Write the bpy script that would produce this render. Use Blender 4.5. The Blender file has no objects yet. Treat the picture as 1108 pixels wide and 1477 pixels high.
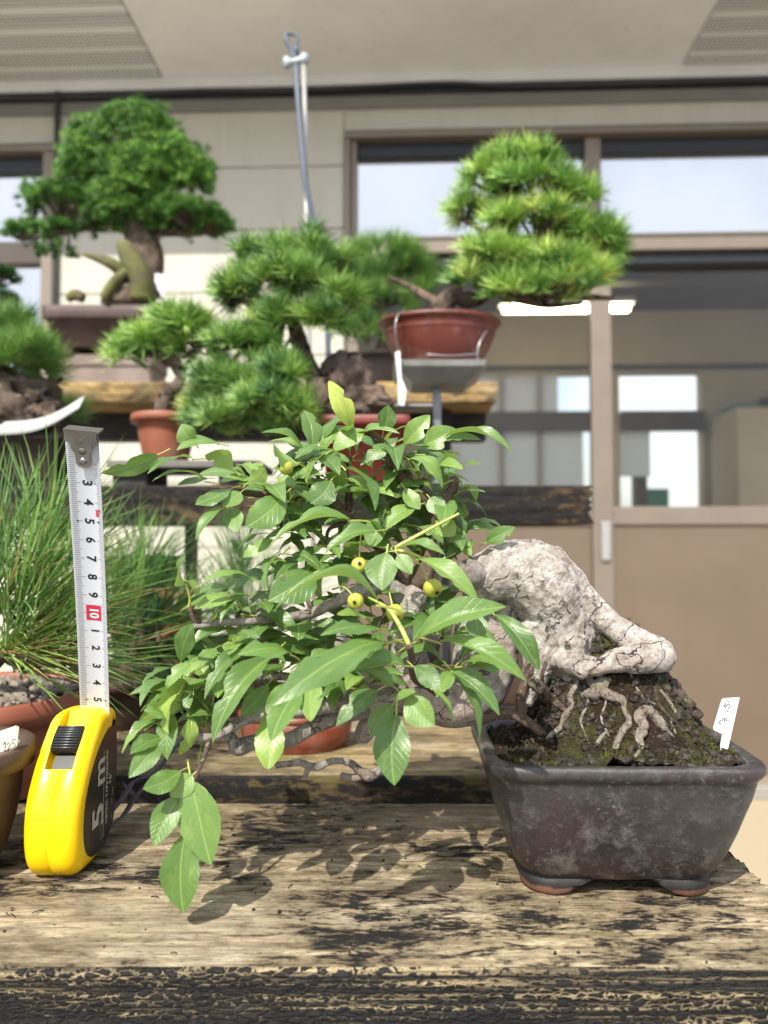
import bpy, bmesh, math, random
import numpy as np
from mathutils import Vector, Matrix
R = math.radians
random.seed(7)
rng = np.random.default_rng(11)
SC = bpy.context.scene
COL = SC.collection

# ------------------------------------------------------------------ camera, sky, sun, exposure
ZC, F, PITCH = 0.915, 1066.0, R(2.28)
BZ = 0.72                                   # top of the front bench
cam_d = bpy.data.cameras.new('camera')
cam = bpy.data.objects.new('camera', cam_d); COL.objects.link(cam)
cam.location = (0, 0, ZC); cam.rotation_euler = (R(90) + PITCH, 0, 0)
cam_d.sensor_fit = 'VERTICAL'; cam_d.sensor_height = 24.0; cam_d.sensor_width = 18.0
cam_d.lens = 24.0 * F / 1477.0
cam_d.clip_start = 0.02; cam_d.clip_end = 500
cam_d.dof.use_dof = True; cam_d.dof.focus_distance = 0.425; cam_d.dof.aperture_fstop = 4.6
SC.camera = cam

SUN = Vector((-0.26, -0.60, 0.755)).normalized()
W = bpy.data.worlds.new('World'); SC.world = W; W.use_nodes = True
wn = W.node_tree.nodes; wl = W.node_tree.links
bg = wn['Background']
sky = wn.new('ShaderNodeTexSky'); sky.sky_type = 'NISHITA'; sky.sun_disc = False
sky.sun_elevation = math.asin(SUN.z); sky.sun_rotation = math.atan2(SUN.x, SUN.y)
sky.air_density = 1.2; sky.dust_density = 2.5; sky.ozone_density = 0.8
tc = wn.new('ShaderNodeTexCoord'); cn = wn.new('ShaderNodeTexNoise'); wl.new(tc.outputs['Generated'], cn.inputs['Vector']); cn.inputs['Scale'].default_value = 2.4; cn.inputs['Detail'].default_value = 7
cr = wn.new('ShaderNodeValToRGB'); wl.new(cn.outputs['Fac'], cr.inputs[0]); cr.color_ramp.elements[0].position = .38; cr.color_ramp.elements[1].position = .62
cx_m = wn.new('ShaderNodeMix'); cx_m.data_type = 'RGBA'; wl.new(cr.outputs[0], cx_m.inputs[0]); wl.new(sky.outputs[0], cx_m.inputs[6]); cx_m.inputs[7].default_value = (8.5, 9.0, 9.9, 1)
wl.new(cx_m.outputs[2], bg.inputs[0]); bg.inputs[1].default_value = 0.105
sd = bpy.data.lights.new('sun', 'SUN'); sd.energy = 3.9; sd.angle = R(0.53); sd.color = (1.0, 0.945, 0.83)
so = bpy.data.objects.new('sun', sd); COL.objects.link(so)
so.rotation_euler = (-SUN).to_track_quat('-Z', 'Y').to_euler()
SC.view_settings.view_transform = 'Standard'; SC.view_settings.look = 'None'
SC.view_settings.gamma = 1.0; SC.view_settings.use_curve_mapping = False
SC.view_settings.exposure = 1.02
SC.render.engine = 'CYCLES'
SC.cycles.max_bounces = 8; SC.cycles.transparent_max_bounces = 12
SC.cycles.caustics_reflective = False; SC.cycles.caustics_refractive = False

# ------------------------------------------------------------------ geometry helpers
def PX(px, py, y):
    """Point at world depth y that is seen at photograph pixel (px, py)."""
    a = (px - 554.0) / F; b = (738.5 - py) / F
    d = Vector((a, math.cos(PITCH) - b * math.sin(PITCH), math.sin(PITCH) + b * math.cos(PITCH)))
    return Vector((0, 0, ZC)) + d * (y / d.y)
def PXZ(px, py, z):
    a = (px - 554.0) / F; b = (738.5 - py) / F
    d = Vector((a, math.cos(PITCH) - b * math.sin(PITCH), math.sin(PITCH) + b * math.cos(PITCH)))
    return Vector((0, 0, ZC)) + d * ((z - ZC) / d.z)

def _hash(ix, iy, iz):
    n = (ix * 374761393 + iy * 668265263 + iz * 2147483647 % 4294967291 + iz * 1274126177) & 0xffffffff
    n = ((n ^ (n >> 13)) * 1274126177) & 0xffffffff
    n = (n ^ (n >> 16)) & 0xffff
    return n / 32767.5 - 1.0
def vnoise(p):
    p = np.asarray(p, float); i = np.floor(p).astype(np.int64); f = p - i
    f = f * f * (3 - 2 * f); out = 0
    for dx in (0, 1):
        for dy in (0, 1):
            for dz in (0, 1):
                w = (f[:, 0] if dx else 1 - f[:, 0]) * (f[:, 1] if dy else 1 - f[:, 1]) * (f[:, 2] if dz else 1 - f[:, 2])
                out = out + w * _hash(i[:, 0] + dx, i[:, 1] + dy, i[:, 2] + dz)
    return out
def fbm(p, octv=4):
    p = np.asarray(p, float); s = 0; a = 1.0; t = 0
    for k in range(octv):
        s = s + a * vnoise(p * 2 ** k + 17.3 * k); t += a; a *= .5
    return s / t

class MB:
    """Collects vertices, quads and triangles and links them as one mesh object."""
    def __init__(s): s.V = []; s.Q = []; s.T = []; s.n = 0; s.A = []; s.MQ = []; s.MT = []
    def add(s, V, Q=None, T=None, tint=None, mi=0):
        V = np.asarray(V, float).reshape(-1, 3); s.V.append(V)
        if Q is not None and len(Q): q = np.asarray(Q, np.int64).reshape(-1, 4) + s.n; s.Q.append(q); s.MQ.append(np.full(len(q), mi))
        if T is not None and len(T): t = np.asarray(T, np.int64).reshape(-1, 3) + s.n; s.T.append(t); s.MT.append(np.full(len(t), mi))
        s.A.append(np.zeros(len(V)) if tint is None else np.broadcast_to(np.asarray(tint, float), (len(V),)))
        s.n += len(V); return s
    def box(s, x0, x1, y0, y1, z0, z1, mi=0):
        V = [(x, y, z) for x in (x0, x1) for y in (y0, y1) for z in (z0, z1)]
        return s.add(V, [(0, 1, 3, 2), (4, 6, 7, 5), (0, 4, 5, 1), (2, 3, 7, 6), (0, 2, 6, 4), (1, 5, 7, 3)], mi=mi)
    def mesh(s, name, smooth=True):
        V = np.concatenate(s.V); Q = np.concatenate(s.Q) if s.Q else np.zeros((0, 4), np.int64)
        T = np.concatenate(s.T) if s.T else np.zeros((0, 3), np.int64)
        me = bpy.data.meshes.new(name); me.vertices.add(len(V)); me.vertices.foreach_set('co', V.astype(np.float32).ravel())
        nl = Q.size + T.size; me.loops.add(nl); me.loops.foreach_set('vertex_index', np.concatenate([Q.ravel(), T.ravel()]).astype(np.int32))
        npol = len(Q) + len(T); me.polygons.add(npol)
        st = np.concatenate([np.arange(len(Q)) * 4, Q.size + np.arange(len(T)) * 3]).astype(np.int32)
        me.polygons.foreach_set('loop_start', st)
        mi = np.concatenate(s.MQ + s.MT).astype(np.int32) if npol else np.zeros(0, np.int32)
        me.polygons.foreach_set('material_index', mi)
        me.polygons.foreach_set('use_smooth', np.full(npol, smooth))
        at = me.attributes.new('tint', 'FLOAT', 'POINT'); at.data.foreach_set('value', np.concatenate(s.A).astype(np.float32))
        me.update(calc_edges=True); me.validate(); return me
    def build(s, name, mats, parent=None, smooth=True, local=False):
        return link(name, s.mesh(name, smooth), mats, parent, local)

def link(name, me, mats=None, parent=None, local=False):
    if mats is not None and not me.materials:
        for m in (mats if isinstance(mats, (list, tuple)) else [mats]): me.materials.append(m)
    o = bpy.data.objects.new(name, me); COL.objects.link(o)
    if parent is not None:
        o.parent = parent
        if not local: o.matrix_parent_inverse = world_of(parent).inverted()
    return o
def world_of(o):
    m = o.matrix_basis.copy()
    if o.parent is not None: m = world_of(o.parent) @ o.matrix_parent_inverse @ m
    return m
def tag(o, label=None, cat=None, group=None, kind=None):
    for k, v in (('label', label), ('category', cat), ('group', group), ('kind', kind)):
        if v: o[k] = v
    return o
def thing(name, label, cat, loc=(0, 0, 0), rz=0, group=None):
    o = bpy.data.objects.new(name, None); COL.objects.link(o); o.location = loc; o.rotation_euler = (0, 0, rz)
    o.empty_display_size = .02
    return tag(o, label, cat, group)
def bevel_box(x0, x1, y0, y1, z0, z1, b=.002, seg=2):
    bm = bmesh.new(); bmesh.ops.create_cube(bm, size=1)
    for v in bm.verts: v.co = ((x0 + x1) / 2 + v.co.x * (x1 - x0), (y0 + y1) / 2 + v.co.y * (y1 - y0), (z0 + z1) / 2 + v.co.z * (z1 - z0))
    b = min(b, .45 * min(x1 - x0, y1 - y0, z1 - z0))
    bmesh.ops.bevel(bm, geom=bm.edges[:], offset=b, segments=seg, affect='EDGES', profile=.6)
    me = bpy.data.meshes.new('box'); bm.to_mesh(me); bm.free(); return me
def bbox(name, dims, m, parent=None, b=.002, local=False, seg=2):
    return link(name, bevel_box(*dims, b, seg), m, parent, local)

def catmull(P, n):
    P = np.asarray(P, float); Q = np.vstack([2 * P[0] - P[1], P, 2 * P[-1] - P[-2]]); out = []
    for i in range(1, len(Q) - 2):
        t = np.linspace(0, 1, n, endpoint=False)[:, None]; a, b, c, d = Q[i - 1], Q[i], Q[i + 1], Q[i + 2]
        out.append(.5 * (2 * b + (c - a) * t + (2 * a - 5 * b + 4 * c - d) * t ** 2 + (3 * b - a - 3 * c + d) * t ** 3))
    out.append(P[-1:]); return np.vstack(out)
def tube(mb, pts, rad, seg=10, sub=6, amp=0.0, freq=80.0, ridge=0.0, flat=1.0, tint=None, stretch=0.4, endr=0.55, mi=0):
    P = np.array([list(p) for p in pts], float); r = np.broadcast_to(np.asarray(rad, float), (len(P),))
    C = catmull(np.hstack([P, r[:, None]]), sub) if sub > 1 else np.hstack([P, r[:, None]])
    X, rr = C[:, :3], np.maximum(C[:, 3], 1e-5); n = len(X)
    T = np.gradient(X, axis=0); T /= np.linalg.norm(T, axis=1)[:, None] + 1e-12
    up = np.array([0, 0, 1.]) if abs(T[0, 2]) < .9 else np.array([1., 0, 0])
    N = np.cross(T[0], up); N /= np.linalg.norm(N); Ns = [N]
    for i in range(1, n):
        N = Ns[-1] - T[i] * np.dot(Ns[-1], T[i]); N /= np.linalg.norm(N) + 1e-12; Ns.append(N)
    Ns = np.array(Ns); B = np.cross(T, Ns)
    a = np.linspace(0, 2 * math.pi, seg, endpoint=False)
    L = np.concatenate([[0], np.cumsum(np.linalg.norm(np.diff(X, axis=0), axis=1))])
    D = np.cos(a)[None, :, None] * Ns[:, None, :] + np.sin(a)[None, :, None] * flat * B[:, None, :]
    rad2 = np.repeat(rr[:, None], seg, 1)
    if amp:
        q = np.stack([np.cos(a)[None, :] * rad2, np.sin(a)[None, :] * rad2, np.repeat(L[:, None] * stretch, seg, 1)], -1).reshape(-1, 3)
        o = X.mean() * 91.7
        rad2 = rad2 + (amp * fbm(q * freq + o, 4)).reshape(n, seg)
        if ridge: rad2 = rad2 - (ridge * np.exp(-(fbm(q * freq * 1.7 + 40 + o, 3) / .07) ** 2)).reshape(n, seg)
    V = X[:, None, :] + D * rad2[:, :, None]
    V = V.reshape(-1, 3); i = np.arange(n - 1)[:, None] * seg; j = np.arange(seg)[None, :]; k = (j + 1) % seg
    Q = np.stack([i + j, i + k, i + seg + k, i + seg + j], -1).reshape(-1, 4)
    V = np.vstack([V, X[:1] - T[:1] * rr[0] * endr, X[-1:] + T[-1:] * rr[-1] * endr]); c0, c1 = n * seg, n * seg + 1
    j = np.arange(seg); k = (j + 1) % seg
    Tt = np.vstack([np.stack([np.full(seg, c0), k, j], -1), np.stack([np.full(seg, c1), (n - 1) * seg + j, (n - 1) * seg + k], -1)])
    mb.add(V, Q, Tt, tint, mi); return mb

def rrect(hx, hy, rc, n=14):
    """Rounded rectangle outline, counter-clockwise."""
    rc = min(rc, hx * .98, hy * .98); P = []
    for cx, cy, a0 in ((hx - rc, hy - rc, 0), (-hx + rc, hy - rc, 90), (-hx + rc, -hy + rc, 180), (hx - rc, -hy + rc, 270)):
        for k in range(n):
            a = R(a0 + 90 * k / (n - 1)); P.append((cx + rc * math.cos(a), cy + rc * math.sin(a)))
    return np.array(P)
def dense(P, m):
    Q = np.vstack([P, P[:1]]); L = np.concatenate([[0], np.cumsum(np.linalg.norm(np.diff(Q, axis=0), axis=1))])
    t = np.linspace(0, L[-1], m, endpoint=False)
    return np.stack([np.interp(t, L, Q[:, 0]), np.interp(t, L, Q[:, 1])], -1)
def loft(mb, rings, close=False, mi=0):
    n = len(rings[0]); V = np.concatenate(rings); m = len(rings)
    i = np.arange(m - 1)[:, None] * n; j = np.arange(n)[None, :]; k = (j + 1) % n
    Q = np.stack([i + j, i + k, i + n + k, i + n + j], -1).reshape(-1, 4)
    mb.add(V, Q, None, None, mi)
    if close:
        for r, fl in ((rings[0], 1), (rings[-1], 0)):
            c = r.mean(0)[None]; jj = np.arange(n); kk = (jj + 1) % n
            mb.add(np.vstack([r, c]), None, np.stack([np.full(n, n), kk, jj] if fl else [np.full(n, n), jj, kk], -1), None, mi)
    return mb
def ring(P, c, z, rz=0.0):
    x = P[:, 0] * math.cos(rz) - P[:, 1] * math.sin(rz); y = P[:, 0] * math.sin(rz) + P[:, 1] * math.cos(rz)
    return np.stack([c[0] + x, c[1] + y, np.full(len(P), z)], -1)
def circ(r, n=48, ry=None):
    a = np.linspace(0, 2 * math.pi, n, endpoint=False); return np.stack([r * np.cos(a), (ry or r) * np.sin(a)], -1)

# ------------------------------------------------------------------ material helpers
def lin(h):
    h = h.lstrip('#'); v = [int(h[i:i + 2], 16) / 255 for i in (0, 2, 4)]
    return tuple(x / 12.92 if x <= .04045 else ((x + .055) / 1.055) ** 2.4 for x in v) + (1,)
def col(c): return lin(c) if isinstance(c, str) else (tuple(c) + (1,))[:4]
class NT:
    def __init__(s, name):
        s.m = bpy.data.materials.new(name); s.m.use_nodes = True; s.t = s.m.node_tree; s.n = s.t.nodes
        s.p = s.n['Principled BSDF']; s.out = s.n['Material Output']; s._co = None
    def l(s, a, b): s.t.links.new(a, b)
    def new(s, t): return s.n.new('ShaderNode' + t)
    def co(s, kind='Object', sc=(1, 1, 1)):
        if s._co is None: s._co = s.new('TexCoord')
        mp = s.new('Mapping'); s.l(s._co.outputs[kind], mp.inputs[0]); mp.inputs['Scale'].default_value = sc; return mp.outputs[0]
    def _set(s, inp, v):
        if hasattr(v, 'type') and hasattr(v, 'links'): s.l(v, inp)
        elif isinstance(v, str): inp.default_value = col(v)
        elif isinstance(v, (tuple, list)) and inp.type == 'RGBA': inp.default_value = col(v)
        else: inp.default_value = v
    def noise(s, vec, scale, detail=5, rough=.6, dist=0.0):
        n = s.new('TexNoise'); s.l(vec, n.inputs['Vector']); n.inputs['Scale'].default_value = scale
        n.inputs['Detail'].default_value = detail; n.inputs['Roughness'].default_value = rough; n.inputs['Distortion'].default_value = dist
        return n.outputs['Fac']
    def voro(s, vec, scale, feat='DISTANCE_TO_EDGE', rnd=1.0):
        n = s.new('TexVoronoi'); n.feature = feat; s.l(vec, n.inputs['Vector']); n.inputs['Scale'].default_value = scale
        n.inputs['Randomness'].default_value = rnd; return n.outputs['Distance']
    def ramp(s, fac, *stops):
        r = s.new('ValToRGB'); s.l(fac, r.inputs[0]); e = r.color_ramp.elements
        while len(e) < len(stops): e.new(.5)
        for k, (p, c) in enumerate(stops): e[k].position = p; e[k].color = col(c) if not isinstance(c, (int, float)) else (c, c, c, 1)
        return r.outputs[0]
    def mix(s, f, a, b, mode='MIX'):
        n = s.new('Mix'); n.data_type = 'RGBA'; n.blend_type = mode
        s._set(n.inputs[0], f); s._set(n.inputs[6], a); s._set(n.inputs[7], b); return n.outputs[2]
    def math(s, op, a, b=0.0, clamp=False):
        n = s.new('Math'); n.operation = op; n.use_clamp = clamp; s._set(n.inputs[0], a); s._set(n.inputs[1], b); return n.outputs[0]
    def vadd(s, a, f, k):
        v = s.new('VectorMath'); v.operation = 'SCALE'; s.l(f, v.inputs[0]); v.inputs[3].default_value = k
        w = s.new('VectorMath'); w.operation = 'ADD'; s.l(a, w.inputs[0]); s.l(v.outputs[0], w.inputs[1]); return w.outputs[0]
    def bump(s, h, strength=.5, dist=.001):
        b = s.new('Bump'); s.l(h, b.inputs['Height']); b.inputs['Strength'].default_value = strength; b.inputs['Distance'].default_value = dist
        s.l(b.outputs[0], s.p.inputs['Normal']); return s
    def base(s, c, rough=.5, metal=0.0, spec=.5):
        s._set(s.p.inputs['Base Color'], c); s._set(s.p.inputs['Roughness'], rough); s._set(s.p.inputs['Metallic'], metal)
        s._set(s.p.inputs['Specular IOR Level'], spec); return s
    def sep(s, vec):
        n = s.new('SeparateXYZ'); s.l(vec, n.inputs[0]); return n.outputs

def simple(name, c1, c2=None, rough=.5, scale=20., metal=0., bump=0., bscale=None, spec=.5, sc=(1, 1, 1), dist=.001):
    t = NT(name); v = t.co(sc=sc); c2 = c2 or c1
    n = t.noise(v, scale, 6); t.base(t.mix(t.ramp(n, (.3, 0.), (.7, 1.)), c1, c2), rough, metal, spec)
    if bump: t.bump(t.noise(v, bscale or scale * 6, 5), bump, dist)
    return t.m

def wood_top(name, pale='#c8b899', mid='#97866b', grey='#8a8376', black=(.012, .011, .012), thr=.52, green=.25, seed=0.0, rear_y=50.):
    """Weathered plank: bare grain with the remains of black stain flaking off in long patches."""
    t = NT(name); o = t.co(); mp = t.new('Mapping'); t.l(o, mp.inputs[0]); mp.inputs['Location'].default_value = (seed, seed * .7, 0); v = mp.outputs[0]
    def st(x, y): 
        m = t.new('Mapping'); t.l(v, m.inputs[0]); m.inputs['Scale'].default_value = (x, y, y); return m.outputs[0]
    grain = t.noise(st(4, 150), 1.0, 7, .65, .4); fine = t.noise(st(30, 420), 1.0, 5, .7)
    big = t.noise(st(6, 13), 1.0, 4, .55, .3); med = t.noise(st(40, 105), 1.0, 7, .72, .5); flake = t.noise(st(190, 480), 1.0, 4, .7)
    c = t.mix(t.ramp(grain, (.33, 0.), (.62, 1.)), mid, pale)
    c = t.mix(t.ramp(t.noise(st(9, 16), 1.0, 5), (.45, 0.), (.7, .8)), c, grey)
    c = t.mix(t.math('MULTIPLY', t.ramp(fine, (.35, 1.), (.55, 0.)), .55), c, '#4a3a28')
    c = t.mix(t.math('MULTIPLY', t.ramp(t.noise(st(14, 20), 1.0, 4), (.52, 0.), (.68, 1.)), green), c, '#5d5a26')
    k = t.math('ADD', t.math('MULTIPLY', big, .42), t.math('ADD', t.math('MULTIPLY', med, .46), t.math('MULTIPLY', flake, .18)))
    mask = t.ramp(k, (thr, 0.), (thr + .036, 1.))
    stain = t.math('MULTIPLY', t.ramp(k, (thr - .09, 0.), (thr, 1.)), .5)
    c = t.mix(stain, c, '#3c3226')
    c = t.mix(t.math('MULTIPLY', t.ramp(t.math('ADD', t.math('MULTIPLY', t.noise(st(7, 18), 1.0, 6, .65), .7), t.math('MULTIPLY', med, .3)), (.40, 0.), (.60, 1.)), .78), c, t.mix(fine, '#33291d', '#57493a'))
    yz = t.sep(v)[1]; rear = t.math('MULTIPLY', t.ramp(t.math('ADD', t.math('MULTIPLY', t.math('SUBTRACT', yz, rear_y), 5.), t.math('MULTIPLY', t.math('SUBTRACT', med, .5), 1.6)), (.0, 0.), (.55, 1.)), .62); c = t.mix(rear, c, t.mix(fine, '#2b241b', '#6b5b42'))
    knot = t.voro(st(7, 15), 1.0, 'F1'); c = t.mix(t.math('MULTIPLY', t.ramp(knot, (.035, 1.), (.10, 0.)), .8), c, '#2a1d12')
    c = t.mix(mask, c, t.mix(fine, black, (.018, .017, .016)))
    pit = t.noise(st(260, 700), 1.0, 3, .6); c = t.mix(t.math('MULTIPLY', t.ramp(pit, (.60, 0.), (.66, 1.)), .6), c, '#2a221a')
    t.base(c, t.mix(mask, (.85,) * 3, (.7,) * 3), 0, .1)
    t.bump(t.math('ADD', t.math('MULTIPLY', fine, .5), t.math('ADD', t.math('MULTIPLY', mask, .5), t.math('MULTIPLY', grain, .8))), .8, .0012)
    return t.m
def wood_front(name, thr=.5):
    """Sawn edge under thick black stain that has crazed into scales, bare wood in the cracks."""
    t = NT(name); o = t.co()
    def st(x, z):
        m = t.new('Mapping'); t.l(o, m.inputs[0]); m.inputs['Scale'].default_value = (x, x, z); return m.outputs[0]
    nz = t.new('TexNoise'); t.l(st(130, 190), nz.inputs['Vector']); nz.inputs['Scale'].default_value = 1.; nz.inputs['Detail'].default_value = 7
    vv = t.vadd(st(150, 420), nz.outputs['Color'], 2.2)
    e = t.voro(vv, 1.0); fine = t.noise(st(50, 500), 1.0, 6, .7); patch = t.noise(st(14, 60), 1.0, 4, .6); line = t.noise(st(5, 330), 1.0, 4, .6)
    z = t.sep(o)[2]
    low = t.math('MULTIPLY', t.math('SUBTRACT', BZ - .004, z), 9.0)
    w = t.math('SUBTRACT', t.math('MULTIPLY', t.ramp(patch, (.34, 0.), (.74, 1.)), .22), low)
    w = t.math('ADD', w, t.math('MULTIPLY', t.math('SUBTRACT', fine, .5), .5)); w = t.math('ADD', w, t.math('ADD', t.math('MULTIPLY', t.sep(o)[0], .35), .05))
    thr_n = t.math('ADD', t.math('MAXIMUM', w, -.04), .03)
    pale = t.ramp(t.math('SUBTRACT', thr_n, e), (.0, 0.), (.045, 1.))
    gr = t.noise(st(3, 900), 1.0, 3, .6); pale = t.math('MULTIPLY', pale, t.ramp(line, (.42, .0), (.56, 1.))); pale = t.math('MAXIMUM', pale, t.math('MULTIPLY', t.ramp(gr, (.62, 0.), (.68, .8)), t.ramp(t.noise(st(60, 60), 1.0, 5, .7), (.5, 0.), (.58, 1.))))
    c = t.mix(pale, t.mix(fine, (.005, .005, .006), (.026, .024, .022)), t.mix(fine, '#5f5038', '#bfae8c'))
    t.base(c, .68, 0, .14)
    t.bump(t.math('SUBTRACT', t.math('ADD', t.math('MULTIPLY', t.ramp(e, (0., 0.), (.25, 1.)), .8), t.math('MULTIPLY', line, .8)), pale), 1.0, .0013)
    return t.m

# ------------------------------------------------------------------ ground
g = NT('concrete'); v = g.co()
n1 = g.noise(v, 3, 6); n2 = g.noise(v, 160, 4)
g.base(g.mix(n1, '#86837d', g.mix(n2, '#939088', '#74716b')), .85, 0, .3); g.bump(n2, .5, .002)
mb = MB(); 
for (a, b) in (((-60, 60), (-60, 60)),): mb.add([(a[0], b[0], 0), (a[1], b[0], 0), (a[1], b[1], 0), (a[0], b[1], 0)], [(0, 1, 2, 3)])
tag(mb.build('ground', g.m, smooth=False), 'sunlit pale concrete ground around the benches', None, None, 'structure')

pv = NT('sandy_concrete'); v = pv.co(); n2 = pv.noise(v, 170, 4)
pv.base(pv.mix(pv.noise(v, 3, 6), '#9d917a', pv.mix(n2, '#aa9d84', '#887d69')), .85, 0, .3); pv.bump(n2, .5, .002)
mb = MB(); mb.add([(-6, 1.25, .004), (6, 1.25, .004), (6, 2.66, .004), (-6, 2.9, .004)], [(0, 1, 2, 3)])
tag(mb.build('path', pv.m, smooth=False), 'sandy pale path along the foot of the house', None, None, 'structure')

# ------------------------------------------------------------------ house
D0, YAW = 2.79, R(2.1)
EX = Vector((math.cos(YAW), -math.sin(YAW), 0)); EN = Vector((math.sin(YAW), math.cos(YAW), 0))
def HL(px, py, v=0.0):
    """(u, z) on the house plane that lies v behind the wall face."""
    a = (px - 554.0) / F; b = (738.5 - py) / F
    d = Vector((a, math.cos(PITCH) - b * math.sin(PITCH), math.sin(PITCH) + b * math.cos(PITCH)))
    o = Vector((0, D0, 0)) + EN * v
    t = (o - Vector((0, 0, ZC))).dot(EN) / d.dot(EN); p = Vector((0, 0, ZC)) + d * t - Vector((0, D0, 0))
    return p.dot(EX), p.z
hu = lambda px, v=0.0: HL(px, 781, v)[0]
hz = lambda py, v=0.0: HL(560, py, v)[1]

t = NT('siding_paint'); o = t.co(); stn_ = t.math('MULTIPLY', t.ramp(t.noise(t.co(sc=(9, 9, .8)), 1.5, 6, .65), (.5, 0.), (.8, 1.)), .35)
t.base(t.mix(stn_, t.mix(t.noise(o, 3, 6), '#b9b4a9', '#aeaa9f'), '#87827a'), .62, 0, .4); t.bump(t.noise(o, 260, 4), .25, .0006); M_siding = t.m
M_soffit = NT('soffit_board'); t = M_soffit; o = t.co()
t.base(t.mix(t.math('MULTIPLY', t.ramp(t.noise(o, 26, 5, .7), (.62, 0.), (.72, 1.)), .35), t.mix(t.ramp(t.noise(o, 2.2, 6), (.35, 0.), (.75, 1.)), '#ebebec', '#dadadb'), '#8a857f'), .7, 0, .3); M_soffit = t.m
M_perf = NT('perforated_soffit'); t = M_perf; o = t.co()
vm = t.new('VectorMath'); vm.operation = 'FRACTION'; sc_ = t.co(sc=(62, 62, 0)); t.l(sc_, vm.inputs[0])
vs = t.new('VectorMath'); vs.operation = 'DISTANCE'; t.l(vm.outputs[0], vs.inputs[0]); vs.inputs[1].default_value = (.5, .5, 0)
hole = t.ramp(vs.outputs['Value'], (.30, 1.), (.36, 0.))
bnd = t.new('TexWave'); bnd.bands_direction = 'Y'; bnd.inputs['Scale'].default_value = 3.1; t.l(o, bnd.inputs[0])
hole = t.math('MULTIPLY', hole, t.ramp(bnd.outputs['Fac'], (.05, 0.), (.2, 1.)))
t.base(t.mix(hole, t.mix(t.noise(o, 3, 5), '#e6e6e7', '#d5d5d6'), '#3a3a3c'), .7, 0, .3); M_perf = t.m
M_frame = simple('brown_aluminium', '#7d7267', '#74695f', .42, 8, metal=.25, bump=.08, bscale=300)
M_door = simple('brown_door_panel', '#6e5f51', '#645648', .4, 2.5, metal=.15, bump=.06, bscale=400)
M_dark = simple('dark_gap', '#1c1d22', '#15161a', .6)
M_gasket = simple('black_rail', '#22252e', '#1a1c22', .45)
M_pipe = simple('pipe_plastic', '#3a3936', '#2e2d2b', .45)
def glass(name, refl, tintc, ior=1.5):
    t = NT(name); t.n.remove(t.p)
    gl = t.new('BsdfGlossy'); gl.inputs['Roughness'].default_value = .012; gl.inputs['Color'].default_value = (.95, .97, 1, 1)
    tr = t.new('BsdfTransparent'); tr.inputs['Color'].default_value = col(tintc)
    fr = t.new('Fresnel'); fr.inputs[0].default_value = ior
    mx = t.new('MixShader'); t.l(t.math('ADD', fr.outputs[0], refl, True), mx.inputs[0]); t.l(tr.outputs[0], mx.inputs[1]); t.l(gl.outputs[0], mx.inputs[2])
    t.l(mx.outputs[0], t.out.inputs[0]); return t.m
M_glass = glass('door_glass', .0, (.90, .89, .86), 1.33)
M_film = glass('mirror_film_glass', .40, (.50, .51, .53))
M_blind = simple('white_blind', '#e8ebf0', '#dfe3e9', .8, 2)
M_room = simple('room_plaster', '#cdc1aa', '#c0b49c', .85, 2)
M_roomd = simple('room_dark_wood', '#57493c', '#46392f', .7, 3)
M_teal = simple('teal_sheet', '#3f9b8c', '#388879', .7)
M_tube = NT('lit_tube'); M_tube.base('#fff7d8'); M_tube._set(M_tube.p.inputs['Emission Color'], '#fff2c8'); M_tube.p.inputs['Emission Strength'].default_value = 20.0; M_tube = M_tube.m

house = thing('house', 'beige sided house with brown framed windows and deep eaves behind the benches', 'house', (0, D0, 0), -YAW)
def hb(name, u0, u1, v0, v1, z0, z1, m, par=None, b=.003):
    return link(name, bevel_box(u0, u1, v0, v1, z0, z1, b), m, par or house, True)
uL1 = hu(75); uB0 = hu(497); uR = hu(1500); uLL = hu(-500)
zS = hz(112)                                        # soffit
zWt = hz(196); zSill0 = hz(372); zDoor0 = hz(1134)
# backing wall
mbw = MB(); mbw.box(uL1, uB0, .0, .10, 0, zS); mbw.box(uB0, uR, 0.0, .10, zWt, zS); mbw.box(uLL, uL1, 0.0, .10, hz(205), zS); mbw.box(uLL, uL1, 0, .10, 0, hz(556)); mbw.box(uB0, uR, 0, .1, 0, .05)
mbw.build('wall', M_siding, house, smooth=False, local=True)
# siding boards with open shiplap joints
rowh = (hz(241) - hz(331)); z = hz(241)
while z - rowh > 0: z -= rowh
me = None
while z < zS - .01:
    z1 = min(z + rowh, zS)
    segs = [(uL1 + .004, uB0 - .003)]
    if z >= zWt - .3: 
        zz = max(z, zWt + .012)
        if z1 - zz > .02: hb('siding_board', uB0 - .001, uR, -.017, -.001, zz + .002, z1 - .002, M_siding, b=.004)
        zz = max(z, hz(205) + .012)
        if z1 - zz > .02: hb('siding_board', uLL, uL1 - .004, -.017, -.001, zz + .002, z1 - .002, M_siding, b=.004)
    if z1 <= hz(556) + .02: hb('siding_board', uLL, uL1 - .002, -.017, -.001, z + .002, min(z1, hz(556)) - .002, M_siding, b=.004)
    for a, b in segs: hb('siding_board', a, b, -.018, -.001, z + .002, z1 - .002, M_siding, b=.004)
    z += rowh
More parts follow.
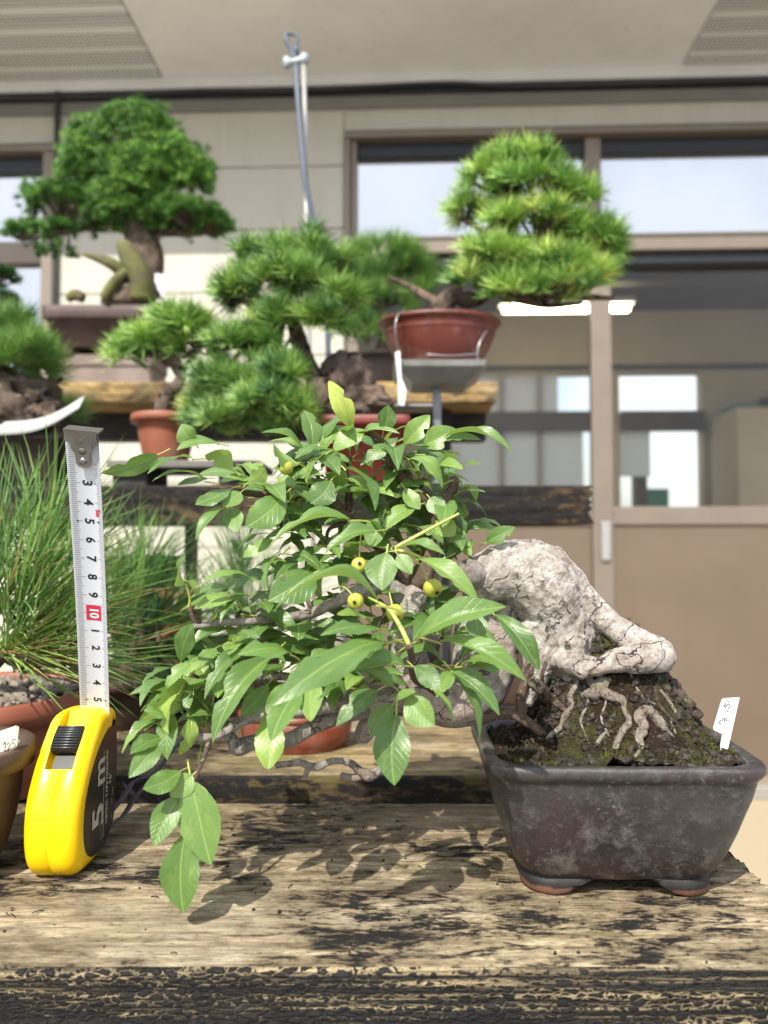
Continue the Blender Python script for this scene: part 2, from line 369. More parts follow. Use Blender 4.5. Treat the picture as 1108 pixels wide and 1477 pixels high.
# soffit boards and eave
uP0, uP1 = hu(231, -.0), hu(990, -.0)
VE = -.53
hb('soffit_panel', uP0 + .003, uP1 - .003, VE, -.035, zS, zS + .012, M_soffit)
for k in range(3):
    hb('soffit_panel', uLL, uP0 - .002, VE + k * .165 + .002, VE + (k + 1) * .165 - .001, zS - .001, zS + .012, M_perf)
    hb('soffit_panel', uP1 + .002, uR, VE + k * .165 + .002, VE + (k + 1) * .165 - .001, zS - .001, zS + .012, M_perf)
hb('eave_trim', uLL, uR, -.034, -.0, zS - .045, zS + .011, M_soffit, b=.006)
hb('fascia', uLL, uR, VE - .03, VE - .002, zS - .02, zS + .17, M_frame)
mbr = MB(); mbr.add([(uLL, VE - .05, zS + .19), (uR, VE - .05, zS + .19), (uR, 4.2, zS + 1.5), (uLL, 4.2, zS + 1.5), (uLL, VE - .05, zS + .172), (uR, VE - .05, zS + .172), (uR, 4.2, zS + 1.48), (uLL, 4.2, zS + 1.48)],
        [(0, 1, 2, 3), (4, 7, 6, 5), (0, 4, 5, 1)])
mbr.build('roof', M_gasket, house, smooth=False, local=True)
hb('eave_shade_strip', uLL, uR, -.030, -.0185, zS - .135, zS - .088, simple('eave_shade_grey', '#77756f', '#6b6964', .6, 4), b=.003)  # darker grey strip added to carry the shade below the eave
hb('cable_trough', uLL, uR, -.026, -.0195, zS - .085, zS - .047, M_gasket, b=.001)
mb = MB(); tube(mb, [(uLL, -.035, zS - .06), (hu(80), -.035, zS - .072), (hu(290), -.035, zS - .058), (hu(420), -.035, zS - .066), (hu(640), -.035, zS - .05), (hu(800), -.035, zS - .068), (uR, -.035, zS - .055)], .009, 8, 8)
mb.build('eave_cable', M_gasket, house, local=True)
mb = MB(); tube(mb, [(hu(78), -.034, zS - .05), (hu(78), -.034, 1.6), (hu(77), -.034, .02)], .011, 10, 4)
mb.build('drain_pipe', M_pipe, house, local=True)

def window(u0, u1, zb, zt, mull, pane, blind=None, jl=True):
    w = tag(bpy.data.objects.new('window', None)); COL.objects.link(w); w.parent = house
    fw = .045
    hb('head_frame', u0, u1, -.035, .06, zt - .022, zt, M_frame, w)
    hb('head_shade_strip', u0 + fw, u1, .012, .07, zt - .075, zt - .0225, M_gasket, w)  # dark strip added for the shadow in the recess under the head
    hb('sill', u0 - .01, u1, -.045, .06, zb, zb + .05, M_frame, w, .004); hb('sill_ledge', u0, u1, -.052, -.0455, zb + .052, zb + .062, M_frame, w)
    hb('lower_rail', u0 + fw, u1, .0, .055, zb + .0505, zb + .082, M_frame, w)
    for x in mull: hb('mullion', x[0], x[1], -.005, .05, zb + .0825, zt - .0226, M_frame, w)
    if jl:
        hb('jamb', u0, u0 + fw * .45, -.03, .06, zb + .0505, zt - .0225, M_frame, w); hb('jamb', u0 + fw * .5, u0 + fw, -.012, .06, zb + .083, zt - .0225, M_frame, w)
    xs = [u0 + fw] + [e for x in mull for e in x] + [u1]
    for k in range(0, len(xs), 2):
        hb('pane', xs[k] + .001, xs[k + 1] - .001, .03, .034, zb + .0826, zt - .0755, pane, w, .0004)
    return w
win_u = [(hu(850), hu(873)), (hu(1240), hu(1263))]
w1 = window(uB0, uR, zSill0, zWt, win_u, M_film); w1['label'] = 'wide transom window above the glazed sliding doors'
hb('blind', uB0 + .05, uR, .10, .104, zSill0 + .06, zWt - .03, M_blind, w1)
# left window, right jamb at px 65
lw = bpy.data.objects.new('window', None); COL.objects.link(lw); lw.parent = house; lw['label'] = 'narrow window at the left with pale reflections'
uJ0, uJ1 = hu(57), hu(74)
hb('head_frame', uLL, uJ1, -.035, .06, hz(214), hz(205), M_frame, lw); hb('head_shade_strip', uLL, uJ0, .01, .07, hz(238), hz(214) - .001, M_gasket, lw)  # same added dark strip for the shadow under the head
hb('jamb', uJ0, uJ1, -.03, .06, hz(554), hz(214) - .001, M_frame, lw); hb('sill', uLL, uJ1, -.045, .06, hz(572), hz(554) - .001, M_frame, lw)
hb('mid_rail', uLL, uJ0 - .001, -.0, .055, hz(372), hz(340), M_frame, lw)
hb('pane', uLL, uJ0 - .001, .03, .034, hz(340) + .001, hz(238) - .001, M_film, lw, .0004); hb('pane', uLL, uJ0 - .001, .03, .034, hz(554) + .001, hz(372) - .001, M_film, lw, .0004)
hb('blind', uLL, uJ0, .10, .104, hz(560), hz(210), M_blind, lw)
# sliding doors
dw = bpy.data.objects.new('sliding_door', None); COL.objects.link(dw); dw.parent = house; dw['label'] = 'glazed brown sliding doors with solid lower panels'
zG1, zG0, zP1, zP0 = hz(386), hz(731), hz(757), hz(1119)
hb('door_head', uB0, uR, -.02, .09, hz(374) - .035, hz(374) - .002, M_gasket, dw)
st = [(uB0, uB0 + .05), (hu(857), hu(887)), (hu(1190), hu(1216))]
for a, b in st: hb('stile', a, b, .012, .05, zDoor0 + .03, zG1 + .01, M_frame, dw)
for (a, b) in ((st[0][1], st[1][0]), (st[1][1], st[2][0]), (st[2][1], uR)):
    hb('mid_rail', a + .001, b - .001, .016, .048, zP1, zG0, M_frame, dw, .004); hb('pane', a + .001, b - .001, .03, .034, zG0 + .001, zG1 + .0, M_glass, dw, .0004)
    hb('door_panel', a + .001, b - .001, .026, .036, zP0, zP1 - .001, M_door, dw); hb('bottom_rail', a + .001, b - .001, .016, .048, zDoor0 + .03, zP0 - .001, M_frame, dw, .004)
hb('pull_handle', hu(868), hu(881), -.0, .0115, hz(808), hz(752), simple('pull_metal', '#b9b7b6', '#a5a3a2', .35, 30, metal=.7), dw, .003)
hb('threshold', uB0, uR, -.06, .08, .051, zDoor0 + .028, simple('threshold_metal', '#9a8877', '#8b7a6a', .5, 10, metal=.3), dw, .004)
hb('door_step', uB0 - .02, uR, -.10, .08, 0.001, .05, g.m, None, .008)
# the room behind the doors
VB = 2.3
RP = lambda px, py: HL(px, py, VB)
room = bpy.data.objects.new('room', None); COL.objects.link(room); room.parent = house
mb = MB(); mb.box(uB0, uR + 2, .1, VB, .0, .02); mb.build('room_floor', M_roomd, room, smooth=False, local=True)
mb = MB(); mb.box(uB0 - .3, uR + 2, .1, VB + .1, 2.5, 2.53); mb.build('room_ceiling', M_roomd, room, smooth=False, local=True)
mb = MB(); mb.box(uB0 - .36, uB0 - .3, .1, VB + .1, 0, 2.5); mb.box(uR + 2, uR + 2.06, .1, VB + .1, 0, 2.5); mb.build('side_wall', M_room, room, smooth=False, local=True)
zA, zB_, zC_, zD = RP(0, 735)[1], RP(0, 625)[1], RP(0, 602)[1], RP(0, 546)[1]
xa, xb, xc, xd = RP(640, 0)[0], RP(853, 0)[0], RP(886, 0)[0], RP(1003, 0)[0]
mb = MB()
mb.box(uB0 - .3, xa, VB, VB + .1, 0, 2.5); mb.box(xb, xc, VB, VB + .1, 0, zD); mb.box(xd, uR + 2, VB, VB + .1, 0, zD)
mb.box(xa, uR + 2, VB, VB + .1, zD, 2.5)
for a, b in ((xa, xb), (xc, xd)): mb.box(a, b, VB, VB + .1, 0, zA); mb.box(a, b, VB, VB + .1, zB_, zC_)
mb.build('back_wall', M_room, room, smooth=False, local=True)
hb('picture_rail', uB0 - .3, uR + 2, VB - .03, VB - .002, zD + .02, zD + .055, M_roomd, room)
for x in (RP(716, 0)[0], RP(770, 0)[0]): hb('glazing_bar', x, x + .04, VB + .03, VB + .06, zA, zD, M_roomd, room)
for a, b in ((xa, xb), (xc, xd)): hb('curtain_rail', a, b, VB - .05, VB - .01, zB_ - .01, zC_ + .01, M_roomd, room)
M_curt = NT('sheer_curtain'); M_curt.base('#e6e6e2', .9); ct = M_curt.new('BsdfTranslucent'); ct.inputs[0].default_value = (.85, .86, .86, 1); cxx = M_curt.new('MixShader'); cxx.inputs[0].default_value = .7; M_curt.l(M_curt.p.outputs[0], cxx.inputs[1]); M_curt.l(ct.outputs[0], cxx.inputs[2]); M_curt.l(cxx.outputs[0], M_curt.out.inputs[0]); M_curt = M_curt.m
hb('curtain', xa, RP(800, 0)[0], VB + .02, VB + .024, zB_ + .02, zD, M_curt, room); hb('curtain', xa, RP(835, 0)[0], VB + .02, VB + .024, zA, zB_ - .01, M_curt, room); hb('curtain', xc, RP(930, 0)[0], VB + .02, VB + .024, RP(0, 690)[1], zB_ - .01, M_curt, room)
hb('teal_board', RP(935, 0)[0], RP(990, 0)[0], VB + .5, VB + .53, 0.3, RP(0, 700)[1], M_teal, room)
hb('grey_crate', RP(926, 0)[0], RP(944, 0)[0], VB + .3, VB + .4, .3, RP(0, 680)[1], M_roomd, room)
hb('cupboard', RP(1006, 0)[0], RP(1160, 0)[0], VB - .5, VB - .1, .02, RP(0, 612)[1], M_room, room, .01)
hb('beam', uB0, uR + 2, .9, 1.0, 2.22, 2.49, M_roomd, room, .01)
hb('wall_shelf', xd + .05, xd + 1.4, VB - .25, VB - .002, 1.62, 1.65, M_roomd, room)
for k_, (u_, w_, h_) in enumerate(((.12, .18, .16), (.36, .10, .22), (.52, .22, .12), (.9, .16, .2))): hb('box', xd + u_, xd + u_ + w_, VB - .22, VB - .03, 1.651, 1.65 + h_, M_roomd if k_ % 2 else M_teal, room)
p0 = HL(725, 447, 1.2); p1 = HL(908, 447, 1.2)
lamp = bpy.data.objects.new('strip_lamp', None); COL.objects.link(lamp); lamp.parent = house
hb('lamp_tube', p0[0], p1[0], 1.18, 1.22, p0[1] - .018, p0[1] + .018, M_tube, lamp, .015)
hb('lamp_tray', p0[0] - .02, p1[0] + .02, 1.15, 1.25, p0[1] + .02, p0[1] + .05, M_blind, lamp)
for x in (p0[0] + .1, p1[0] - .1): hb('lamp_rod', x, x + .01, 1.195, 1.205, p0[1] + .051, 2.5, M_pipe, lamp, .001)

# ------------------------------------------------------------------ benches
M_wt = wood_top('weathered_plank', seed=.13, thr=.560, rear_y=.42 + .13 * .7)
M_wt2 = wood_top('weathered_plank_mossy', pale='#b5a078', mid='#75654a', thr=.575, green=.6, seed=2.7)
M_wf = wood_front('crazed_black_edge')
M_wd = wood_top('dark_plank', pale='#6a5c48', mid='#342b22', grey='#4a443d', thr=.49, green=.3, seed=5.1)
M_wy = wood_top('sunny_plank', pale='#c7ab74', mid='#96794f', thr=.60, green=.35, seed=8.8)
M_post = simple('post_wood', '#2a2622', '#171513', .75, 12, bump=.5)
M_steel = simple('painted_steel', '#2b2c2e', '#1f2022', .5, 20)

def plank(name, x0, x1, yf, yb, zt, th, mt, mf, par, nx=300, amp=.0008, wear=.003, jag=.0015, bow=0.0):
    """One sawn plank: a closed sheet wrapped round the section, with worn front corner, dished grain and a ragged end."""
    rc = wear
    sec = [(yb, zt - th)] + [(yb, zt - rc)] + [(yb - rc * (1 - math.cos(a)), zt - rc + rc * math.sin(a)) for a in np.linspace(.4, math.pi / 2, 4)]
    nt = max(8, int((yb - yf) / (x1 - x0) * nx))
    sec += [(y, zt) for y in np.linspace(yb - rc, yf + rc, nt)[1:-1]]
    sec += [(yf + rc * (1 - math.sin(a)), zt - rc + rc * math.cos(a)) for a in np.linspace(0, math.pi / 2, 5)]
    nf = max(4, int(th / (x1 - x0) * nx)); sec += [(yf, z) for z in np.linspace(zt - rc, zt - th, nf)[1:]]
    S = np.array(sec); m = len(S); ntop = 1 + 1 + 4 + nt - 2 + 2
    X = np.linspace(x0, x1, nx); G = np.zeros((m, nx, 3)); G[:, :, 0] = X; G[:, :, 1] = S[:, 0:1]; G[:, :, 2] = S[:, 1:2]
    P = G.reshape(-1, 3).copy()
    h = amp * (fbm(P * np.array([7, 160, 160]) + 3.1, 3) + .7 * fbm(P * np.array([60, 220, 220]) + 9, 3))
    nrm = np.zeros_like(G); nrm[:ntop, :, 2] = 1; nrm[ntop:, :, 1] = -1; nrm[:2, :, 1] = 1; nrm[:2, :, 2] = 0
    nrm[ntop - 4:ntop + 1, :, 1] = -.7; nrm[ntop - 4:ntop + 1, :, 2] = .7
    scale = np.ones((m, 1)); scale[ntop:] = 1.6
    P += nrm.reshape(-1, 3) * (h.reshape(m, nx) * scale).reshape(-1, 1)
    P = P.reshape(m, nx, 3); P[:, -1, 0] += jag * (rng.random(m) - .5) * 2; P[:, 0, 0] += jag * (rng.random(m) - .5) * 2
    P[:, :, 2] += bow * np.sin((X - x0) / (x1 - x0) * math.pi)
    i = np.arange(m - 1)[:, None] * nx; j = np.arange(nx - 1)[None, :]
    q = np.stack([i + j, i + nx + j, i + nx + j + 1, i + j + 1], -1)
    mb = MB(); mb.add(P.reshape(-1, 3), q[:ntop - 2].reshape(-1, 4), mi=0); 
    mb.Q.append(q[ntop - 2:].reshape(-1, 4)); mb.MQ.append(np.full(len(q[ntop - 2:].reshape(-1, 4)), 1))
    e = mb.n; mb.add(np.vstack([P[:, -1], P[:, 0], P[:, -1].mean(0)[None], P[:, 0].mean(0)[None]]), None,
        [(k, (k + 1) % m, 2 * m) for k in range(m)] + [(m + (k + 1) % m, m + k, 2 * m + 1) for k in range(m)], mi=0)
    b = mb.n; mb.add([P[0, 0], P[0, -1], P[-1, -1], P[-1, 0]], [(0, 1, 2, 3)], mi=1)
    return mb.build(name, [mt, mf], par)

XR = .216
bench = thing('plank_bench', 'low front bench of weathered planks with flaking black stain, under the crabapple and tape measure', 'bench', (-.3, .6, 0))
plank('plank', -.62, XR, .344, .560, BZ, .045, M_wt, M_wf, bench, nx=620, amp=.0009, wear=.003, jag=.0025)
plank('plank', -.75, .222, .622, .835, BZ, .045, M_wt2, wood_top('mossy_plank_edge', pale='#6f6644', mid='#332d1e', grey='#3d3a2c', thr=.49, green=.8, seed=4.4), bench, nx=420)
plank('plank', -.85, .20, .885, 1.06, BZ - .003, .04, M_wd, M_wd, bench, nx=260)
for x in (-.55, .16):
    bbox('crossbeam', (x - .03, x + .03, .36, 1.04, BZ - .125, BZ - .0465), M_post, bench)
    for y in (.42, .98): bbox('leg', (x - .03, x + .03, y - .03, y + .03, 0, BZ - .1255), M_post, bench)
def level(py, y): return ZC + (781 - py) / F * y
midz = level(700, .97); 
mid = thing('plank_shelf', 'dark weathered single plank shelf directly behind the crabapple', 'shelf', (-.2, 1.05, 0))
plank('plank', -.95, .272, .97, 1.19, midz, .05, M_wd, M_wd, mid, nx=420, amp=.0015, wear=.004, jag=.006)
for px in (276, 640):
    x = PX(px, 800, 1.08).x; bbox('post', (x - .005, x + .005, 1.06, 1.10, 0, midz - .051), M_steel, mid, .001)
x = -.8; bbox('post', (x - .005, x + .005, 1.06, 1.10, 0, midz - .051), M_steel, mid, .001)
upz = level(549, 1.55)
upper = thing('plank_shelf', 'highest sunlit plank shelf in front of the house wall carrying the juniper', 'shelf', (-.5, 1.65, 0))
plank('plank', -1.35, PX(717, 560, 1.55).x, 1.55, 1.76, upz, .042, M_wy, M_wy, upper, nx=420, amp=.0014, wear=.004, jag=.006)
bbox('back_beam', (-1.35, PX(700, 600, 1.7).x, 1.69, 1.74, upz - .105, upz - .0435), M_post, upper)
for x in (-1.2, .12): bbox('post', (x - .03, x + .03, 1.64, 1.689, 0, upz - .0435), M_post, upper)

# ------------------------------------------------------------------ materials of plants and pots
def clay(name, c1, c2, rough=.6, dirt='#b9a596', dk=.35, spec=.4):
    t = NT(name); o = t.co(); n = t.noise(o, 22, 6); d = t.ramp(t.noise(o, 9, 7, .7), (.5, 0.), (.72, dk))
    t.base(t.mix(d, t.mix(t.ramp(n, (.35, 0.), (.65, 1.)), c1, c2), dirt), rough, 0, spec); t.bump(t.noise(o, 420, 4), .25, .0006); return t.m
M_terra = clay('terracotta', '#8d5440', '#7c4634', .6)
M_terra_glossy = clay('glossy_brown_clay', '#7c3a28', '#68301f', .28, '#b08e80', .5, .6)
M_red = clay('red_brown_clay', '#652f25', '#56271f', .45)
M_redp = clay('red_plastic_pot', '#712f26', '#642820', .4, dk=.1)
M_purple = clay('purple_brown_clay', '#453330', '#392a28', .6, '#66544f', .35)
M_greyclay = clay('grey_brown_clay', '#7d6f68', '#6c5f59', .75, '#948880', .4)
M_darkclay = clay('dark_brown_clay', '#382d29', '#2b2422', .5, '#5c504b', .3)
M_blackp = simple('black_plastic', '#1b1c1d', '#141516', .4, 30)
M_brownclay = clay('brown_clay', '#4a382c', '#3a2c23', .55, '#7a6452', .4)
t = NT('charcoal_glaze'); o = t.co()                              # the main pot: matt charcoal glaze, purple bloom, pinholes and mineral crust
a = t.noise(o, 26, 7, .65); b = t.noise(o, 85, 9, .8); pin = t.voro(o, 330, 'F1'); k2 = t.noise(o, 130, 5, .7)
c = t.mix(t.ramp(a, (.36, 0.), (.62, 1.)), '#201f1f', '#353231')
c = t.mix(t.ramp(t.noise(o, 17, 4), (.48, 0.), (.66, .75)), c, '#37262b')
c = t.mix(t.math('MULTIPLY', t.ramp(b, (.48, 0.), (.68, 1.)), t.ramp(a, (.34, .95), (.62, .15))), c, '#7f7c76')
crust = t.math('MULTIPLY', t.ramp(t.noise(o, 340, 6, .78), (.60, 0.), (.68, 1.)), t.ramp(t.noise(o, 38, 5, .7), (.46, 0.), (.58, 1.)))
c = t.mix(t.math('MULTIPLY', crust, .8), c, '#a9a59c')
t.base(c, t.mix(b, (.2,) * 3, (.42,) * 3), 0, .55)
t.bump(t.math('ADD', t.math('MULTIPLY', b, .8), t.math('ADD', t.math('MULTIPLY', crust, .5), t.math('MULTIPLY', t.noise(o, 300, 4), .25))), .75, .0016); M_glaze = t.m
def glaze_foot(z):
    t = NT('bare_clay_foot'); o = t.co(); zz = t.sep(o)[2]
    m = t.ramp(t.math('ADD', t.math('MULTIPLY', t.math('SUBTRACT', zz, z), 85.), t.math('MULTIPLY', t.noise(o, 90, 4), .5)), (.50, 0.), (.62, 1.))
    t.base(t.mix(m, t.mix(t.noise(o, 200, 4), '#7a5547', '#654639'), t.mix(t.noise(o, 80, 5), '#111010', '#2a2827')), .6, 0, .4); t.bump(t.noise(o, 300, 4), .4, .0008); return t.m
def bark(name, c1, c2, crack='#2a211c', scale=105, spots='#4b4743', green=0.0, crackw=.05, long=False):
    t = NT(name); o = t.co(); n = t.new('TexNoise'); t.l(o, n.inputs['Vector']); n.inputs['Scale'].default_value = 62; n.inputs['Detail'].default_value = 7; n.inputs['Roughness'].default_value = .65
    vv = t.vadd(o, n.outputs['Color'], .03)
    if long:
        rm = t.new('Mapping'); t.l(o, rm.inputs[0]); rm.inputs['Rotation'].default_value = (0, R(44), 0); r2 = t.new('Mapping'); t.l(rm.outputs[0], r2.inputs[0]); r2.inputs['Scale'].default_value = (.34, 1, 1); vv = t.vadd(r2.outputs[0], n.outputs['Color'], .012)
    e = t.voro(vv, scale * .55); m1 = t.noise(o, 34, 5, .6); m2 = t.noise(o, 260, 7, .72); fl = t.noise(vv, 95, 8, .72); fib = t.noise(vv, 210, 7, .7)
    c = t.mix(t.ramp(t.noise(o, 48, 8, .68), (.36, 0.), (.62, 1.)), c1, c2)
    c = t.mix(t.math('MULTIPLY', t.ramp(m2, (.45, 0.), (.62, 1.)), .5), c, '#7d7067')
    c = t.mix(t.math('MULTIPLY', t.ramp(fib, (.50, 0.), (.60, 1.)), .55), c, '#6e625a'); c = t.mix(t.math('MULTIPLY', t.ramp(t.noise(o, 320, 3), (.62, 0.), (.7, 1.)), .6), c, '#d8dac8')
    c = t.mix(t.math('MULTIPLY', t.ramp(t.noise(o, 26, 6, .6), (.5, 0.), (.66, 1.)), .5), c, '#a88b7c')
    c = t.mix(t.math('MULTIPLY', t.ramp(fl, (.64, 0.), (.70, 1.)), .55), c, spots)
    ck = t.math('MULTIPLY', t.ramp(e, (crackw * .12, 1.), (crackw * .6, 0.)), t.ramp(m1, (.50, 0.), (.56, 1.)))
    rd = t.math('ABSOLUTE', t.math('SUBTRACT', t.noise(vv, 58, 4, .5), .5)); ck2 = t.math('MULTIPLY', t.ramp(rd, (.001, .9), (.008, 0.)), t.ramp(t.noise(o, 45, 4), (.52, 0.), (.57, 1.)))
    ck = t.math('MAXIMUM', ck, ck2)
    c = t.mix(ck, c, crack)
    if green: c = t.mix(t.math('MULTIPLY', t.ramp(t.noise(o, 90, 6, .7), (.52, 0.), (.62, 1.)), green), c, '#9aa56c')
    t.base(c, .82, 0, .2)
    t.bump(t.math('SUBTRACT', t.math('ADD', t.math('MULTIPLY', m2, .9), t.math('ADD', t.math('MULTIPLY', fl, 1.2), t.math('MULTIPLY', fib, 1.4))), t.math('MULTIPLY', ck, 1.2)), 1.0, .003); return t.m
M_bark = bark('pale_crabapple_bark', '#ddd6cf', '#afa49b', crack='#453b34', crackw=.03, long=True)
M_root = bark('pale_root', '#cbc4b6', '#9c9285', scale=160, green=.25)
M_twig = bark('twig_bark', '#86705f', '#5f4d42', scale=240, spots='#2b2320')
M_gtwig = bark('grey_branch_bark', '#c9c2bb', '#a39b94', scale=190, spots='#2e2a28', crackw=.06)
M_pbark = bark('pine_bark', '#6d5c4d', '#42362d', '#120e0b', 70, '#2b231d', crackw=.16)
M_cork = bark('corky_pine_bark', '#87776a', '#5b4d43', '#140f0c', 48, '#2e2620', crackw=.2)
M_jbark = bark('juniper_wood', '#6a5a50', '#4a3d36', '#181210', 60, '#5c6a2a', green=.3)
M_mosswood = simple('mossy_trunk', '#62652f', '#4a4136', .9, 26, bump=.9, bscale=220)
t = NT('moss_and_peat'); o = t.co(); n = t.noise(o, 38, 6, .65); f = t.noise(o, 420, 5, .75)
c = t.mix(t.ramp(n, (.46, 0.), (.62, 1.)), t.mix(f, '#120e0b', '#382b21'), t.mix(f, '#1d1f0c', '#57542a'))
t.base(c, .95, 0, .15); t.bump(f, 1.0, .002); M_moss = t.m
t = NT('soil_grain'); o = t.co(); t.base(t.mix(t.ramp(t.noise(o, 260, 3), (.35, 0.), (.7, 1.)), '#120f0f', '#43392f'), .6, 0, .4); t.bump(t.noise(o, 1500, 3), .6, .0006); M_grain = t.m
M_gravel = simple('pale_gravel', '#8a8072', '#5d5348', .8, 90)
t = NT('moss_blade'); at = t.new('Attribute'); at.attribute_name = 'tint'
t.base(t.ramp(at.outputs['Fac'], (0., '#1c1d0b'), (.6, '#3c3d17'), (1., '#6d6a30')), .8, 0, .2); M_mblade = t.m

def needles_mat(name, stops, trans=.25, rough=.45):
    t = NT(name); at = t.new('Attribute'); at.attribute_name = 'tint'
    c = t.ramp(at.outputs['Fac'], *stops); t.base(c, rough, 0, .4)
    tr = t.new('BsdfTranslucent'); t.l(c, tr.inputs[0]); mx = t.new('MixShader'); mx.inputs[0].default_value = trans
    t.l(t.p.outputs[0], mx.inputs[1]); t.l(tr.outputs[0], mx.inputs[2]); t.l(mx.outputs[0], t.out.inputs[0]); return t.m
M_needle = needles_mat('white_pine_needles', ((0., '#547a48'), (.35, '#80a956'), (.7, '#aac96a'), (.92, '#d2d67e'), (1., '#c0995a')))
M_needle_b = needles_mat('bright_pine_needles', ((0., '#66904c'), (.35, '#99c063'), (.7, '#bdd873'), (.92, '#dcdd88'), (1., '#cba660')))
M_needle_d = needles_mat('black_pine_needles', ((0., '#38582f'), (.4, '#567e3f'), (.75, '#7fa04e'), (.9, '#9dac60'), (.94, '#a88f5c'), (1., '#b79a6a')), .15, .35)
M_juni = needles_mat('juniper_foliage', ((0., '#2a4c26'), (.4, '#4c7a36'), (.75, '#78a84a'), (1., '#a3c963')), .25, .6)

def leaf_mat():
    t = NT('crabapple_leaf'); uvn = t.new('UVMap'); uvn.uv_map = 'UVMap'; s = t.sep(uvn.outputs[0]); u, w = s[0], s[1]
    oi = t.new('ObjectInfo'); rnd = t.sep(oi.outputs['Color'])[0]; geo = t.new('NewGeometry'); o = t.co()
    au = t.math('ABSOLUTE', t.math('SUBTRACT', u, .5))
    mid = t.ramp(au, (.008, 1.), (.024, 0.))
    ph = t.math('SUBTRACT', t.math('MULTIPLY', w, 8.5), t.math('MULTIPLY', au, 5.5)); fr = t.math('FRACT', ph)
    lat = t.ramp(t.math('ABSOLUTE', t.math('SUBTRACT', fr, .5)), (.0, 1.), (.10, 0.))
    top = t.ramp(rnd, (0., '#43612f'), (.3, '#56743a'), (.55, '#658442'), (.8, '#7a954a'), (.93, '#9aae50'), (1., '#b4c05c'))
    n = t.noise(o, 7, 5); top = t.mix(t.math('MULTIPLY', t.ramp(n, (.35, 0.), (.75, 1.)), .4), top, '#4b6d38')
    under = t.mix(rnd, '#82a05c', '#93aa58')
    c = t.mix(geo.outputs['Backfacing'], top, under)
    c = t.mix(t.math('MULTIPLY', lat, .05), c, '#9bb56a'); c = t.mix(t.math('MULTIPLY', mid, .5), c, '#a3b86c')
    hs = t.noise(t.co(sc=(1, 1, 1)), 5.5, 3); c = t.mix(t.math('MULTIPLY', t.ramp(hs, (.52, 0.), (.72, 1.)), .35), c, '#8fa24c')
    spot = t.math('MULTIPLY', t.ramp(t.noise(o, 3.1, 6, .8), (.64, 0.), (.68, 1.)), .7); c = t.mix(spot, c, '#7a5a34')
    edge = t.math('MULTIPLY', t.ramp(w, (.95, 0.), (.985, 1.)), t.ramp(rnd, (.72, 0.), (.76, 1.))); c = t.mix(edge, c, '#5c3a2a')
    t.base(c, t.mix(geo.outputs['Backfacing'], (.32,) * 3, (.6,) * 3), 0, .55)
    h = t.math('ADD', t.math('MULTIPLY', t.math('ADD', t.math('MULTIPLY', lat, .5), mid), -.6), t.math('MULTIPLY', t.noise(t.co(sc=(1, 1, 1)), 42, 4), .35)); t.bump(h, .5, .0006)
    tr = t.new('BsdfTranslucent'); t._set(tr.inputs[0], t.mix(.4, c, '#9fc23a')); mx = t.new('MixShader'); mx.inputs[0].default_value = .28
    t.l(t.p.outputs[0], mx.inputs[1]); t.l(tr.outputs[0], mx.inputs[2]); t.l(mx.outputs[0], t.out.inputs[0]); return t.m
M_leaf = leaf_mat()
M_stalk = simple('leaf_stalk', '#93a04e', '#a9a958', .5, 30)
t = NT('green_crabapple'); o = t.co(); t.base(t.mix(t.ramp(t.noise(o, 70, 5), (.35, 0.), (.7, 1.)), '#8f9d38', '#b0a544'), .3, 0, .5); t.p.inputs['Subsurface Weight'].default_value = .15; t.p.inputs['Subsurface Radius'].default_value = (.004, .004, .001); M_fruit = t.m
M_calyx = simple('dry_calyx', '#3a2a1d', '#241a12', .9, 100)

# ------------------------------------------------------------------ main crabapple bonsai
PC, PZ0, PZ1 = (.1318, .4475), BZ, BZ + .0765
tree = thing('potted_bonsai', 'crabapple bonsai with arching white trunk and green fruit in the charcoal glazed pot', 'bonsai', (PC[0], PC[1], BZ))
prz = R(-1.5)
mb = MB(); rings = []
Z = lambda k: PZ0 + k
def rr_(hx, hy, rc, z): return ring(dense(rrect(hx, hy, rc), 160), PC, z, prz)
prof = [(.0085, .050, .031), (.0098, .0525, .0335), (.014, .0562, .0372), (.024, .0605, .0414), (.036, .0646, .0455), (.047, .0679, .0488), (.056, .0703, .0512), (.0645, .0722, .053),
        (.0672, .0727, .0535), (.0683, .0738, .0546), (.0697, .0750, .0558), (.0716, .0757, .0566), (.0745, .0757, .0567), (.0759, .0750, .056), (.0765, .0737, .0547), (.0763, .0700, .051), (.0752, .0672, .0482), (.072, .0660, .047), (.060, .064, .045)]
for z, hx, hy in prof: rings.append(rr_(hx, hy, .0195 - (.0757 - hx) * .12, Z(z)))
loft(mb, rings, True)
Vp = np.concatenate(mb.V); nn = fbm(Vp * 55, 4); cen = np.array([PC[0], PC[1], 0]); dirs = (Vp - cen) * np.array([1, 1, 0]); dirs /= np.linalg.norm(dirs, axis=1)[:, None] + 1e-9
Vp = Vp + dirs * (nn * .0011)[:, None]; Vp[:, 2] += fbm(Vp * 30 + 5, 2) * .0006; mb.V = [Vp]
pot = mb.build('pot', M_glaze, tree); pot['label'] = 'charcoal glazed rectangular pot with rounded corners and bare clay feet'
M_foot = glaze_foot(PZ0 + .0005)
